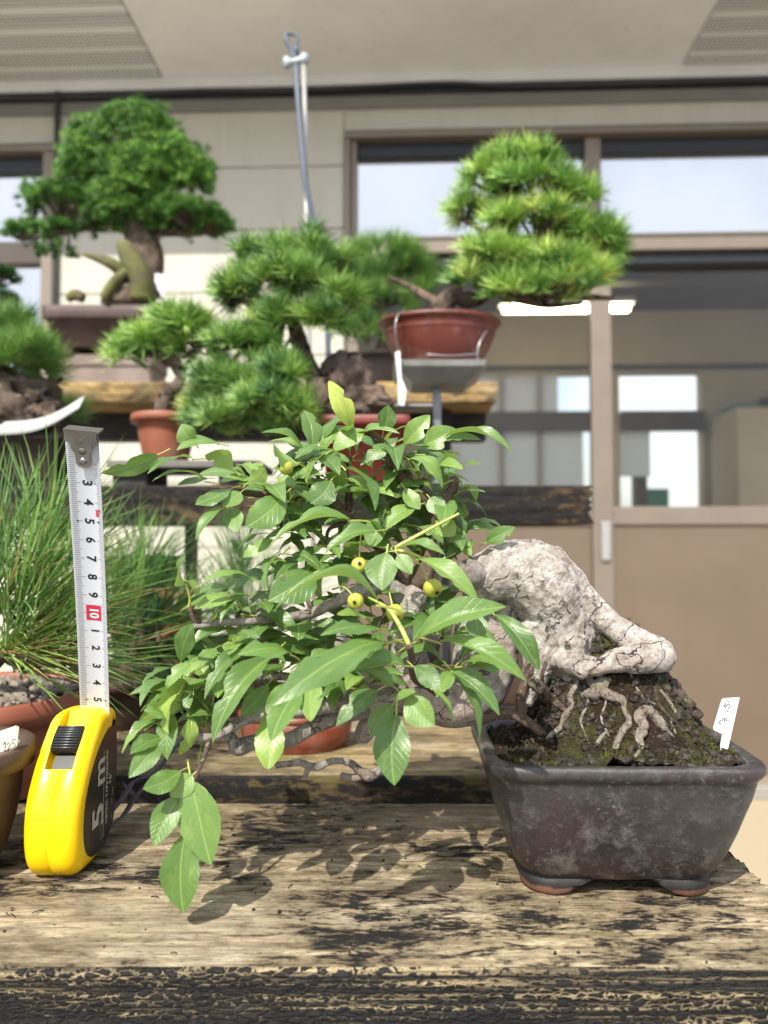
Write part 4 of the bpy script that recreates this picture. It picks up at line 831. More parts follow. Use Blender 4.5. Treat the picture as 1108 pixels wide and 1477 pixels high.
# the small leaves deep inside the crown, past the limit for single parts
mb = MB(); UVS = []
for (x0, x1, y0, y1, d0, d1, n_) in ((400, 660, 640, 700, .450, .468, 34), (360, 690, 695, 800, .452, .475, 60), (330, 680, 800, 900, .448, .47, 46), (280, 560, 900, 990, .438, .46, 36), (230, 330, 960, 1060, .405, .42, 16)):
    for k in range(n_):
        b = PX(random.uniform(x0, x1), random.uniform(y0, y1), random.uniform(d0, d1)); d_ = Vector((random.uniform(-1, 1), random.uniform(-1, .2), random.uniform(-.6, .6))).normalized(); L = random.uniform(42, 72) * .45 / F; w = L * random.uniform(.33, .48)
        n2 = Vector((random.uniform(-.3, .3), -.45, .85)); z = (n2 - d_ * n2.dot(d_)).normalized(); x = d_.cross(z); me = LM[random.choice('12'), random.randrange(3)]
        Vl = np.empty(len(me.vertices) * 3); me.vertices.foreach_get('co', Vl); Vl = Vl.reshape(-1, 3); Mx = np.array([list(x * w), list(d_ * L), list(z * L)]); Q = np.array([list(p.vertices) for p in me.polygons])
        mb.add(Vl @ Mx + np.array(b), Q); uvl = np.empty(len(me.loops) * 2); me.uv_layers[0].data.foreach_get('uv', uvl); UVS.append(uvl)
inner = mb.build('inner_leaves', M_leaf, tree); inner.data.uv_layers.new(name='UVMap').data.foreach_set('uv', np.concatenate(UVS)); tag(inner, kind='stuff'); inner.color = (.35, 0, 0, 1)
def fruit(px, py, d, rpx, look, st):
    p = PX(px, py, d); r = rpx * d / F; f = None
    bm = bmesh.new(); bmesh.ops.create_uvsphere(bm, u_segments=24, v_segments=16, radius=1)
    for v in bm.verts:
        k = v.co.z; v.co *= 1 - .16 * max(0, abs(k) - .72) / .28; v.co.z *= .94
    me = bpy.data.meshes.new('fruit'); bm.to_mesh(me); bm.free()
    for q in me.polygons: q.use_smooth = True
    o = link('fruit', me, M_fruit, tree); ax = Vector(look).normalized()
    M = (ax.to_track_quat('Z', 'Y').to_matrix().to_4x4()); M = Matrix.Translation(p) @ M @ Matrix.Scale(r, 4); o.matrix_basis = M
    mb = MB(); base = p + ax * r * .80
    for k in range(5):
        a = k * 1.257; s = ax.orthogonal().normalized(); s = Matrix.Rotation(a, 3, ax) @ s
        tube(mb, [base - ax * r * .02, base + s * r * .16 + ax * r * .1, base + s * r * .24 + ax * r * .26], [r * .11, r * .09, r * .03], 5, 2)
    c = mb.build('calyx', M_calyx, o); 
    mb = MB(); e = PX(*st); m_ = (p - ax * r * .8 + e) / 2 + Vector((0, 0, .004)); tube(mb, [p - ax * r * .75, m_, e], [.0005, .00045, .0006], 6, 6); mb.build('fruit_stalk', M_stalk, tree)
fruit(518, 815, .405, 11.5, (.1, -1, .25), (522, 765, .42)); fruit(513, 867, .40, 12, (-.1, -1, -.1), (480, 850, .43)); fruit(570, 884, .385, 13, (.3, -.9, -.5), (555, 850, .41)); fruit(624, 848, .405, 14, (.5, -.7, -.55), (598, 812, .41)); fruit(413, 673, .42, 12, (-1, -.5, .1), (445, 680, .44))
branch([(532, 862, .40, 1.6), (560, 878, .375, 2.6), (578, 905, .366, 3.4), (590, 930, .362, 3.6)], M_stalk, 'leaf_stalk', amp=.0001); branch([(662, 741, .42, 1.8), (620, 763, .412, 2.4), (570, 790, .41, 2.6)], M_stalk, 'leaf_stalk', amp=.0001)
branch([(625, 815, .402, 1.6), (598, 800, .405, 2.2), (570, 793, .41, 2.5)], M_stalk, 'leaf_stalk', amp=.0001); branch([(268, 842, .402, 1.5), (274, 862, .404, 1.7), (272, 878, .406, 2.)], M_stalk, 'leaf_stalk', amp=.0001)

# ------------------------------------------------------------------ tape measure
M_yel = NT('yellow_plastic'); t = M_yel; o = t.co(); t.base(t.mix(t.math('MULTIPLY', t.ramp(t.noise(t.co(sc=(1, 1, .25)), 260, 5, .7), (.62, 0.), (.7, 1.)), .35), t.mix(t.noise(o, 30, 4), '#f0c60c', '#ecc008'), '#a88a20'), t.mix(t.noise(o, 180, 5), (.18,) * 3, (.38,) * 3), 0, .5); t.bump(t.noise(o, 900, 3), .05, .0003); M_yel = t.m
M_lab = simple('black_label', '#161514', '#11100f', .3)
M_print = simple('silver_print', '#bdb8ac', '#b3aea3', .4, metal=.2)
M_btn = simple('black_button', '#232425', '#191a1b', .35, 100)
M_chrome = simple('worn_chrome', '#8f8d88', '#6d6a64', .2, 60, metal=1.0, bump=.1, bscale=600)
M_blade = simple('white_blade', '#c4c7d0', '#bcbfc9', .3, 12)
M_ink = simple('black_ink', '#15151a', '#101014', .5); M_redink = simple('red_ink', '#c02848', '#b52542', .45); M_white = simple('white_ink', '#e4e4e6', '#dcdcde', .5)
M_strap = simple('navy_strap', '#2e3540', '#262c36', .55, 40, bump=.5, bscale=900)
def glyphs(s, size, align='CENTER', ext=0.0, off=0.0):
    """Letter outlines as flat geometry: (vertices, faces)."""
    cu = bpy.data.curves.new('letters', 'FONT'); cu.body = s; cu.size = size; cu.align_x = align; cu.align_y = 'CENTER'; cu.resolution_u = 3; cu.offset = off
    ob = bpy.data.objects.new('letters', cu); me = bpy.data.meshes.new_from_object(ob)
    V = np.array([v.co[:] for v in me.vertices]); P = [tuple(p.vertices) for p in me.polygons]
    bpy.data.objects.remove(ob); bpy.data.curves.remove(cu); bpy.data.meshes.remove(me); return V, P
def polys(name, V, P, m, par):
    me = bpy.data.meshes.new(name); me.from_pydata([tuple(v) for v in V], [], P); me.update(); return link(name, me, m, par)

TX0, TX1 = -.2074, -.1745; TXC = (TX0 + TX1) / 2
tape = thing('tape_measure', 'yellow tape measure standing upright with its white blade pulled out', 'tape measure', (TXC, .456, BZ))
ctl = [(.4902, .0845), (.4872, .0880), (.4655, .0885), (.4535, .0800), (.4395, .0645), (.4290, .046), (.4262, .028), (.4285, .012), (.4345, .003), (.442, .0004), (.458, .0), (.471, .0022), (.4825, .0085), (.4895, .020), (.4912, .036), (.4911, .06)]
prof = catmull(np.array(ctl + ctl[:1]), 10)[:-1]; prof = dense(prof, 180); pc = np.array([.459, .042])
tn = np.roll(prof, -1, 0) - np.roll(prof, 1, 0); tn /= np.linalg.norm(tn, axis=1)[:, None]; pn = np.stack([-tn[:, 1], tn[:, 0]], -1)
if ((prof - pc) * pn).sum() < 0: pn = -pn
RD = .0085; rings = []
xs = []
for k in range(11):
    a = k / 10 * math.pi / 2; xs.append((TX0 + RD * (1 - math.sin(a)), RD * (1 - math.cos(a)) ))
secs = [(x, i_) for x, i_ in xs]; 
secs += [(TXC - .0007, 0), (TXC - .0003, .00045), (TXC + .0003, .00045), (TXC + .0007, 0)] + [(TX0 + TX1 - x, i_) for x, i_ in xs[::-1]]
def sec(x, ins): 
    q = prof - pn * ins; return np.stack([np.full(len(q), x), q[:, 0], BZ + q[:, 1]], -1)
mb = MB(); 
order = [(TX0, RD)] if False else secs
secs[0] = (TX0, RD); secs[-1] = (TX1, RD)
ordered = []
for k in range(11):
    a = k / 10 * math.pi / 2; ordered.append((TX0 + RD * (1 - math.cos(a)) * 1.0, RD * (1 - math.sin(a)) * 1.0))
full = [(x, i_) for x, i_ in ordered] + [(TXC - .0007, 0), (TXC - .0003, .00045), (TXC + .0003, .00045), (TXC + .0007, 0)] + [(TX0 + TX1 - x, i_) for x, i_ in ordered[::-1]]
loft(mb, [sec(x, i_) for x, i_ in full], True)
me = mb.mesh('case')
# recess for the slide button, cut out of the slanted nose
sl0, sl1 = np.array([.4655, .0885]), np.array([.4345, .0565]); sdir = (sl1 - sl0) / np.linalg.norm(sl1 - sl0); snor = np.array([sdir[1], -sdir[0]]); 
if snor[0] > 0: snor = -snor
me.materials.append(M_yel); case0 = bpy.data.objects.new('case0', me); COL.objects.link(case0)
cb = bmesh.new(); bmesh.ops.create_cube(cb, size=1)
cx, hw = TXC + .0006, .0086
for v in cb.verts:
    s_ = -.012 if v.co.y < 0 else .0385; n_ = -.0042 if v.co.z < 0 else .02; wdt = hw * (1.0 if v.co.z > 0 else .93)
    q = sl0 + sdir * s_ + snor * n_; v.co = (cx + (wdt if v.co.x > 0 else -wdt), q[0], BZ + q[1])
bmesh.ops.recalc_face_normals(cb, faces=cb.faces)
cm = bpy.data.meshes.new('cut'); cb.to_mesh(cm); cb.free(); cm.materials.append(M_yel); cut = bpy.data.objects.new('cut', cm); COL.objects.link(cut)
bo = case0.modifiers.new('b', 'BOOLEAN'); bo.operation = 'DIFFERENCE'; bo.object = cut; bo.solver = 'EXACT'
dg = bpy.context.evaluated_depsgraph_get(); me2 = bpy.data.meshes.new_from_object(case0.evaluated_get(dg))
for q in (case0, cut): bpy.data.objects.remove(q)
for p in me2.polygons: p.use_smooth = p.area < 2.2e-5
case = link('case', me2, None, tape); case['label'] = 'yellow plastic case'
def onsl(s_, n_): q = sl0 + sdir * s_ + snor * n_; return q[0], BZ + q[1]
# slide button with ribs, and the steel strip under it
mb = MB(); nrb = 9
for k in range(nrb):
    s0 = .0125 + k * .0017; y, z = onsl(s0, .0012); y1, z1 = onsl(s0, .0046 - .0008 * abs(k - 4) / 4)
    tube(mb, [(cx - .0078, y1, z1), (cx + .0078, y1, z1)], .00085, 8, 1)
a = onsl(.0115, -.003); b = onsl(.0272, -.003); c = onsl(.0272, .0036); d = onsl(.0115, .0038)
mb.add([(cx + s * .0078, *q) for q in (a, b, c, d) for s in (-1, 1)], [(0, 1, 3, 2), (2, 3, 5, 4), (4, 5, 7, 6), (6, 7, 1, 0), (0, 2, 4, 6), (1, 7, 5, 3)])
mb.build('slide_button', M_btn, tape)
a = onsl(.0275, -.0034); b = onsl(.0382, -.0034); c = onsl(.0382, -.0024); d = onsl(.0275, -.0024)
mb = MB(); mb.add([(cx + s * .006, *q) for q in (a, b, c, d) for s in (-1, 1)], [(0, 1, 3, 2), (2, 3, 5, 4), (4, 5, 7, 6), (6, 7, 1, 0), (0, 2, 4, 6), (1, 7, 5, 3)]); mb.build('steel_strip', simple('grey_steel', '#4d504f', '#404342', .55, 60, metal=.2), tape, smooth=False)
# side label: an inset teardrop with print reading upwards
lb = np.array([(.4872, .0735), (.4875, .05), (.4845, .022), (.478, .0125), (.468, .0078), (.456, .0062), (.4455, .0085), (.4385, .016), (.4362, .028), (.4385, .043), (.4475, .0585), (.4605, .0705), (.4725, .0765), (.483, .0765)])
lb = catmull(np.vstack([lb, lb[:1]]), 8)[:-1]
LX = TX1 + .0004
def lab_v(p, x): return np.stack([np.full(len(p), x), p[:, 0], BZ + p[:, 1]], -1)
V = np.vstack([lab_v(lb, TX1 - .002), lab_v(lb, LX), lab_v(lb.mean(0)[None], LX)]); n = len(lb)
mb = MB(); mb.add(V, [(k, (k + 1) % n, n + (k + 1) % n, n + k) for k in range(n)], [(n + (k + 1) % n, 2 * n, n + k) for k in range(n)]); 
V2 = V.copy()
label = mb.build('side_label', M_lab, tape, smooth=False)
def side_text(s, size, y, z, off=0.0, sx=1.0):
    V, P = glyphs(s, size, 'LEFT', off=off); W_ = np.stack([np.full(len(V), LX + .0003), y - V[:, 1], BZ + z + V[:, 0] * sx], -1); polys('print', W_, P, M_print, label)
side_text('5', .0245, .4572, .0205, .0006, 1.25); side_text('m', .0225, .4592, .0450, .0005, 1.0); side_text('METRIC TAPE MEASURE', .0043, .4700, .0190, .00008, 1.0); side_text("16'", .0062, .4755, .041, .0001)
for s, y, z in (('15.6', .4785, .0275), ('Bx', .4785, .0195), ('19 mm', .4800, .032)): side_text(s, .0022, y, z)
for y in (.4515, .4545, .4575):
    pass
mb = MB(); mb.add([(LX + .0003, .4645, BZ + .012), (LX + .0003, .4650, BZ + .012), (LX + .0003, .4650, BZ + .066), (LX + .0003, .4645, BZ + .066)], [(0, 1, 2, 3)]); mb.build('rule_line', M_print, label, smooth=False)
mb = MB()
for k, (y, a, b) in enumerate(((.4603, .012, .034), (.4585, .013, .030), (.4620, .012, .031))):
    for j in range(16):
        z0 = a + (b - a) * j / 16; mb.add([(LX + .0003, y, BZ + z0), (LX + .0003, y + .0006, BZ + z0), (LX + .0003, y + .0006, BZ + z0 + (b - a) / 22), (LX + .0003, y, BZ + z0 + (b - a) / 22)], [(0, 1, 2, 3)])
mb.build('fine_print', simple('dim_print', '#6d6a64', '#66635d', .4), label, smooth=False)
# blade: a slightly hollow steel strip leaning towards the camera
B0, B1 = PX(138, 1018, .476), PX(119, 622, .405); Bax = (B1 - B0).normalized(); BLn = (B1 - B0).length
Bx = Vector((1, 0.02, 0)); Bx = (Bx - Bax * Bx.dot(Bax)).normalized(); Bn = Bx.cross(Bax); 
if Bn.y > 0: Bn = -Bn
BW = .0182
def bl(u, s, lift=0.0):
    """u across (m from the middle), s along (m from the mouth)."""
    sag = -.0022 * math.sin(math.pi * min(max(s / BLn, 0), 1)); cup = .0017 * (2 * u / BW) ** 2
    return B0 + Bx * u + Bax * s + Bn * (lift + sag + cup)
mb = MB(); nu, ns = 13, 40
V = [bl(-BW / 2 + BW * i / (nu - 1), -.012 + (BLn + .012) * j / (ns - 1), l_) for l_ in (0, -.0003) for j in range(ns) for i in range(nu)]
Q = [(j * nu + i, j * nu + i + 1, (j + 1) * nu + i + 1, (j + 1) * nu + i) for j in range(ns - 1) for i in range(nu - 1)]
m = nu * ns; mb.add(V, Q + [tuple(m + k for k in q[::-1]) for q in Q] + [((ns - 1) * nu + i, (ns - 1) * nu + i + 1, m + (ns - 1) * nu + i + 1, m + (ns - 1) * nu + i) for i in range(nu - 1)] + [(j * nu + e, (j + 1) * nu + e, m + (j + 1) * nu + e, m + j * nu + e) for j in range(ns - 1) for e in (0, nu - 1)])
blade = mb.build('blade', M_blade, tape)
# photograph rows of the centimetre marks, top to bottom
rows = [(1, 638), (2, 668), (3, 696.5), (4, 724), (5, 751.5), (6, 778.6), (7, 805), (8, 831.7), (9, 857.7), (10, 883.4), (11, 909), (12, 934), (13, 960), (14, 984), (15, 1008.5)]
def py_of(s):
    p = bl(0, s) - Vector((0, 0, ZC)); x = p.y * math.cos(PITCH) + p.z * math.sin(PITCH); y = -p.y * math.sin(PITCH) + p.z * math.cos(PITCH); return 738.5 - F * y / x
SS = np.linspace(-.01, BLn + .01, 600); PY = np.array([py_of(s) for s in SS])
s_of = lambda py: float(np.interp(-py, -PY[::1], SS)) if PY[0] > PY[-1] else 0
cms = {n_: s_of(py) for n_, py in rows}
nn_ = sorted(cms); slope = [cms[k] for k in nn_]
cm_s = lambda x: float(np.interp(x, nn_, slope)) if 1 <= x <= 15 else (slope[0] + (1 - x) * (slope[0] - slope[1]) if x < 1 else slope[-1] - (x - 15) * (slope[-2] - slope[-1]))
mb = MB(); E = .00012
def tick(u0, u1, s, h):
    mb.add([bl(u0, s - h, E), bl(u1, s - h, E), bl(u1, s + h, E), bl(u0, s + h, E)], [(0, 1, 2, 3)])
for k in range(5, 157):
    s = cm_s(k / 10)
    if s < .001 or s > BLn: continue
    ln = .0062 if k % 10 == 0 else (.0050 if k % 5 == 0 else .0040)
    tick(-BW / 2, -BW / 2 + ln, s, .00011); ln = .0042 if k % 10 == 0 else (.0034 if k % 5 == 0 else .0027); tick(BW / 2 - ln, BW / 2, s, .00011)
for k in (5, 15):
    s = cm_s(k)
    for sg, u in ((1, -.0046), (-1, .0056)): mb.add([bl(u, s, E), bl(u - sg * .0013, s + .0008, E), bl(u - sg * .0013, s - .0008, E)], None, [(0, 1, 2)])
tag(mb.build('scale_marks', M_ink, blade, smooth=False), kind='stuff')
def btext(s, x, size, u0, m, lift=E, off=.0002):
    V, P = glyphs(s, size, off=off); s0 = cm_s(x); polys('numeral', [bl(u0 + v[1], s0 - v[0], lift) for v in V], P, m, blade)
for x in (3, 4, 5, 6, 7, 8, 9): btext(str(x), x, .0075, .0008, M_ink)
for x in (11, 12, 13, 14, 15): btext(str(x - 10), x, .0068, .0012, M_ink)
s0 = cm_s(10); mb = MB()
mb.add([bl(-.0035 + .009 * i / 6, s0 - .0052 + .0104 * j / 4, E) for j in range(5) for i in range(7)], [(j * 7 + i, j * 7 + i + 1, j * 7 + 8 + i, j * 7 + 7 + i) for j in range(4) for i in range(6)])
mb.build('red_box', M_redink, blade, smooth=False); btext('10', 10, .0075, .001, M_white, 2 * E); btext('5m', 4.52, .0036, .0062, M_redink)
# steel end hook with three rivets
mb = MB()
def pl(L, lift, th):
    V = [bl(u, s, lift) for u, s in L] + [bl(u, s, lift + th) for u, s in L]; n = len(L); c = np.mean(np.array([list(v) for v in V[n:]]), 0)
    mb.add(V + [c], [(k, (k + 1) % n, n + (k + 1) % n, n + k) for k in range(n)], [(n + k, n + (k + 1) % n, 2 * n) for k in range(n)])
T_ = BLn
pl([(-.0088, T_ + .0008), (-.0088, T_ - .0050), (-.0058, T_ - .0052), (-.0058, T_ - .0095), (-.0040, T_ - .0125), (-.0036, T_ - .0185), (-.002, T_ - .0205), (.003, T_ - .0205), (.0042, T_ - .0185), (.0042, T_ - .0125), (.0058, T_ - .0095), (.0058, T_ - .0052), (.0088, T_ - .0050), (.0088, T_ + .0008)], .0018, .0006)
hook_V = []
for s in (-1, 1):
    pass
mb.add([bl(u, T_ + .0006 + l_, k) for l_ in (0, .0011) for u in (-.0089, .0106) for k in (-.006, .0026)], [(0, 1, 3, 2), (4, 6, 7, 5), (0, 4, 5, 1), (2, 3, 7, 6), (0, 2, 6, 4), (1, 5, 7, 3)])
hook = mb.build('end_hook', M_chrome, tape, smooth=False)
for s in (.0045, .0105, .0168):
    c = bl(.0003, T_ - s, .0022); mb = MB(); tube(mb, [c, c + Bn * .0008, c + Bn * .0013], [.0023, .0022, .0013], 18, 1); mb.build('rivet', M_chrome, hook)
# wrist strap looping out behind the case
mb = MB()
def ribbon(L, w, th, ax):
    P = catmull(np.array([list(p) for p in L]), 8); ax = np.array(ax) / np.linalg.norm(ax); V = []
    T3 = np.gradient(P, axis=0); N3 = np.cross(T3, ax); N3 /= np.linalg.norm(N3, axis=1)[:, None] + 1e-9
    n = len(P); V = np.vstack([P - ax * w / 2 - N3 * th / 2, P + ax * w / 2 - N3 * th / 2, P + ax * w / 2 + N3 * th / 2, P - ax * w / 2 + N3 * th / 2])
    Q = [(a * n + k, a * n + k + 1, b * n + k + 1, b * n + k) for a, b in ((0, 1), (1, 2), (2, 3), (3, 0)) for k in range(n - 1)] + [(0, n, 2 * n, 3 * n), (n - 1, 2 * n - 1, 3 * n - 1, 4 * n - 1)]
    mb.add(V, Q)
ribbon([(-.185, .478, BZ + .006), PX(176, 1178, .50), PX(195, 1150, .515), PX(222, 1118, .525), PX(246, 1085, .53), PX(258, 1068, .535)], .008, .0012, (.75, -.5, .55))
ribbon([(-.185, .480, BZ + .010), PX(178, 1150, .51), PX(192, 1128, .52), PX(212, 1122, .525), PX(236, 1098, .53), PX(258, 1068, .536)], .008, .0012, (.75, -.5, .5))
mb.build('wrist_strap', M_strap, tape)

# ------------------------------------------------------------------ plant labels
M_tag = simple('white_plant_label', '#cfd0d6', '#c7c8ce', .45, 20); M_cream = simple('cream_plant_label', '#d9cdb0', '#d0c3a4', .5, 20); M_pencil = simple('pencil', '#3c3b40', '#333236', .6)
def label_plate(name, lab, outline, d0, d1, th, m, scr=(), group=None, rs=.0004):
    """outline: pixels of the plate's edge; it leans from depth d0 at the bottom to d1 at the top."""
    ys = [p[1] for p in outline]; a, b = min(ys), max(ys); dep = lambda py: d1 + (d0 - d1) * (py - a) / (b - a)
    f = [PX(x, y, dep(y)) for x, y in outline]; n = len(f); k = [p + Vector((0, th, 0)) for p in f]
    me = bpy.data.meshes.new(name); me.from_pydata([tuple(p) for p in f + k], [], [tuple(range(n))[::-1], tuple(range(n, 2 * n))] + [(i, (i + 1) % n, n + (i + 1) % n, n + i) for i in range(n)]); me.update()
    o = link(name, me, m); tag(o, lab, 'plant label', group)
    for L in scr:
        mb = MB(); tube(mb, [PX(x, y, dep(y)) - Vector((0, .0001, 0)) for x, y in L], rs * .5, 5, 3); mb.build('handwriting', M_pencil, o)
    return o
z5 = lambda L: [(840 + x / 4.134, 880 + y / 4.134) for x, y in L]
label_plate('plant_label', 'white flag-shaped plant label with handwriting stuck in the charcoal pot', z5([(845, 526), (938, 522), (857, 880), (812, 880), (836, 738), (785, 715), (783, 700), (832, 536)]), .424, .432, .0006, M_tag,
    [z5(L) for L in ([(838, 560), (846, 572), (856, 548), (848, 580)], [(858, 545), (872, 540), (866, 560), (850, 590)], [(850, 575), (880, 556)], [(878, 560), (872, 590), (862, 600)], [(868, 585), (890, 572)], [(842, 600), (862, 604), (880, 606)], [(895, 580), (890, 606), (896, 598)],
      [(806, 672), (830, 655), (850, 640)], [(822, 640), (818, 682), (826, 670)], [(838, 634), (832, 676)], [(848, 640), (846, 664), (858, 640)], [(866, 632), (852, 682)], [(858, 660), (892, 654)])])

# ------------------------------------------------------------------ pines, junipers and their pots
def needle_fan(mb, P, A, n, L, spread, w, bend=.12, tint=(.2, .8), seg=1, core=0.0, lj=.25, dry=0.0):
    """n needles from each point P[i] about axis A[i] within the half angle spread."""
    P = np.repeat(np.asarray(P, float), n, 0); A = np.repeat(np.asarray(A, float), n, 0); N = len(P)
    A /= np.linalg.norm(A, axis=1)[:, None] + 1e-9
    th = spread * np.sqrt(rng.uniform(core, 1, N)); ph = rng.uniform(0, 2 * math.pi, N)
    ref = np.where(np.abs(A[:, 2:3]) < .9, np.array([[0, 0, 1.]]), np.array([[1., 0, 0]])); U = np.cross(A, ref); U /= np.linalg.norm(U, axis=1)[:, None]; Vv = np.cross(A, U)
    D = A * np.cos(th)[:, None] + (U * np.cos(ph)[:, None] + Vv * np.sin(ph)[:, None]) * np.sin(th)[:, None]
    Ln = L * rng.uniform(1 - lj, 1 + lj * .5, N); S = np.cross(D, np.array([[0.02, 0.3, 1.]])); S /= np.linalg.norm(S, axis=1)[:, None] + 1e-9; S2 = np.cross(D, S)
    base = P + D * (Ln * .03)[:, None] + A * (rng.uniform(-.18, .10, N) * Ln)[:, None]; ws = w * .5
    B = D.copy(); bd = rng.normal(0, bend, (N, 3)); bd[:, 2] -= bend * .35
    rows = []
    for k in range(seg + 1):
        f = k / (seg + .0 + 1); c = base + D * (Ln * f)[:, None] + bd * (Ln * f * f)[:, None]
        r_ = ws * (1 - .25 * f) ; rows += [c + S * r_, c - S * r_ * .5 + S2 * r_ * .87, c - S * r_ * .5 - S2 * r_ * .87]
    tip = base + D * Ln[:, None] + bd * Ln[:, None]; rows.append(tip)
    m = len(rows); V = np.stack(rows, 1).reshape(-1, 3); o = (np.arange(N) * m)[:, None]
    Q = []; T = []
    for k in range(seg):
        for a in range(3): Q.append(o + np.array([[k * 3 + a, k * 3 + (a + 1) % 3, k * 3 + 3 + (a + 1) % 3, k * 3 + 3 + a]]))
    for a in range(3): T.append(o + np.array([[seg * 3 + a, seg * 3 + (a + 1) % 3, m - 1]]))
    tv = np.repeat(np.repeat(rng.uniform(*tint, N // n), n) + rng.normal(0, .07, N), m); tv = np.clip(tv, 0, 1)
    if dry:
        tv = tv.reshape(N, m); tv += rng.normal(0, .12, (N, 1)); tv[rng.random(N) < dry, -1] = .98; tv = np.clip(tv, 0, 1).ravel()
    mb.add(V, np.vstack(Q) if Q else None, np.vstack(T), tv)
def pad(c, rx, rz, ry, n, up=.6, shell=.55, front=True):
    """Tuft points and outward axes through an ellipsoid pad: c world centre, radii in metres."""
    D = rng.normal(0, 1, (n, 3)); D /= np.linalg.norm(D, axis=1)[:, None]; D[:, 2] = np.where(D[:, 2] < -.35, -D[:, 2] * .5, D[:, 2])
    r = rng.uniform(shell, 1, n) ** .6; P = np.array(c) + D * np.array([rx, ry, rz]) * r[:, None]
    A = D / np.array([rx, ry, rz]) * min(rx, ry, rz); A = A + np.array([0, -.25, up]); return P, A
def ppad(px, py, d, rx, rz, n, ry=None, **k):
    s = d / F; return pad(PX(px, py, d), rx * s, rz * s, (ry or (rx + rz) / 2) * s, n, **k)
def crown(root, name, pads, mat, n, L, w, spread, tint=(.15, .85), bend=.05, seg=1, lj=.25):
    mb = MB()
    for P, A in pads: needle_fan(mb, P, A, n, L, spread, w, bend, tint, seg, 0, lj)
    return tag(mb.build(name, mat, root, smooth=False), kind='stuff')
def sticks(root, name, Ls, mat, seg=12, sub=6, amp=.0015, freq=90, ridge=.0005, join=True):
    for L in Ls:
        mb = MB(); P, r = pth(L); tube(mb, P, r, seg, sub, amp, freq, ridge); mb.build(name, mat, root)
def twigs_to(root, pads, pts, mat, r=.0012, every=3):
    mb = MB()
    for P, A in pads:
        for p in P[::every]:
            q = min(pts, key=lambda b: (Vector(p) - b).length); tube(mb, [q, (q + Vector(p)) / 2 + Vector((0, 0, -.003)), Vector(p)], [r * 1.6, r * 1.2, r * .8], 5, 3)
    tag(mb.build('fine_twigs', mat, root), kind='stuff')
def round_pot(root, c, zb, zt, r0, r1, m, lip=.006, liph=.010, bulge=.0, ry=1.0, soil=M_moss, sz=.006, n=64, foot=True):
    mb = MB(); H = zt - zb
    pr = [(0.0, r0 * .96), (.004, r0)] + [(H * f, r0 + (r1 - lip - r0) * f ** .9 + bulge * math.sin(math.pi * f)) for f in (.2, .4, .6, .8)] + [(H - liph, r1 - lip), (H - liph + .001, r1 - .0008), (H - liph * .5, r1), (H - .001, r1 - .0008), (H, r1 - .002), (H - .0005, r1 - lip - .002), (H - .004, r1 - lip - .003), (H - .02, r1 - lip - .004)]
    loft(mb, [ring(circ(r, n, r * ry), c, zb + z) for z, r in pr], True); o = mb.build('pot', m, root)
    rs = r1 - lip - .0035; mb = MB(); loft(mb, [ring(circ(rs * f, n, rs * f * ry), c, zt - sz + .004 * (1 - f)) for f in (1, .8, .6, .4, .2, .01)]); V = np.concatenate(mb.V); V[:, 2] += .002 * fbm(V * 90, 3); mb.V = [V]; mb.build('soil', soil, root); return o
def box_pot(root, c, zb, zt, hx, hy, m, rz=0., flare=1.15, rc=.008, lip=.006, liph=.012, feet=.008, soil=M_moss, panel=False):
    mb = MB(); H = zt - zb; z0 = zb + feet; f0 = 1 / flare
    P = lambda k, z: ring(dense(rrect(hx * k, hy * k, rc), 120), c, z, rz)
    q = lambda d, z: ring(dense(rrect(hx + d, hy + d, rc), 120), c, z, rz)
    loft(mb, [P(f0 * .97, z0), P(f0, z0 + .002), ring(dense(rrect((hx - lip) , (hy - lip), rc), 120), c, zt - liph, rz), q(-.001, zt - liph + .0008), q(0, zt - liph + .003), q(0, zt - .0015), q(-.0012, zt), q(-lip, zt), q(-lip - .001, zt - .004), q(-lip - .0015, zt - .02)], True); o = mb.build('pot', m, root)
    for sx in (-1, 1):
        for sy in (-1, 1):
            mb = MB(); fc = np.array([sx * hx * f0 * .78, sy * hy * f0 * .7]); fc = (c[0] + fc[0] * math.cos(rz) - fc[1] * math.sin(rz), c[1] + fc[0] * math.sin(rz) + fc[1] * math.cos(rz))
            loft(mb, [ring(rrect(hx * .15, hy * .2, .004, 5), fc, zb, rz), ring(rrect(hx * .17, hy * .24, .004, 5), fc, z0 + .003, rz)], True); mb.build('foot', m, o)
    mb = MB(); loft(mb, [ring(dense(rrect((hx - lip - .0005) * f, (hy - lip - .0005) * f, rc), 120), c, zt - .006 + .006 * (1 - f), rz) for f in (1, .8, .6, .4, .2, .02)]); V = np.concatenate(mb.V); V[:, 2] += .003 * fbm(V * 70, 3); mb.V = [V]; mb.build('soil', soil, root); return o
def rock(root, name, c, r, m, amp=.35, n=40, fr=1.3):
    bm = bmesh.new(); bmesh.ops.create_icosphere(bm, subdivisions=4, radius=1); V = np.array([v.co[:] for v in bm.verts]); k = 1 + amp * fbm(V * fr + c[0] * 50, 5) + .5 * amp * np.abs(fbm(V * np.array([2, 2, 6.]) + 9, 3))
    for v, s, p in zip(bm.verts, k, V): v.co = (c[0] + p[0] * s * r[0], c[1] + p[1] * s * r[1], c[2] + p[2] * s * r[2])
    me = bpy.data.meshes.new(name); bm.to_mesh(me); bm.free()
    for p in me.polygons: p.use_smooth = True
    return link(name, me, m, root)
def bonsai(label, c, z): return thing('potted_bonsai', label, 'bonsai', (c[0], c[1], z))

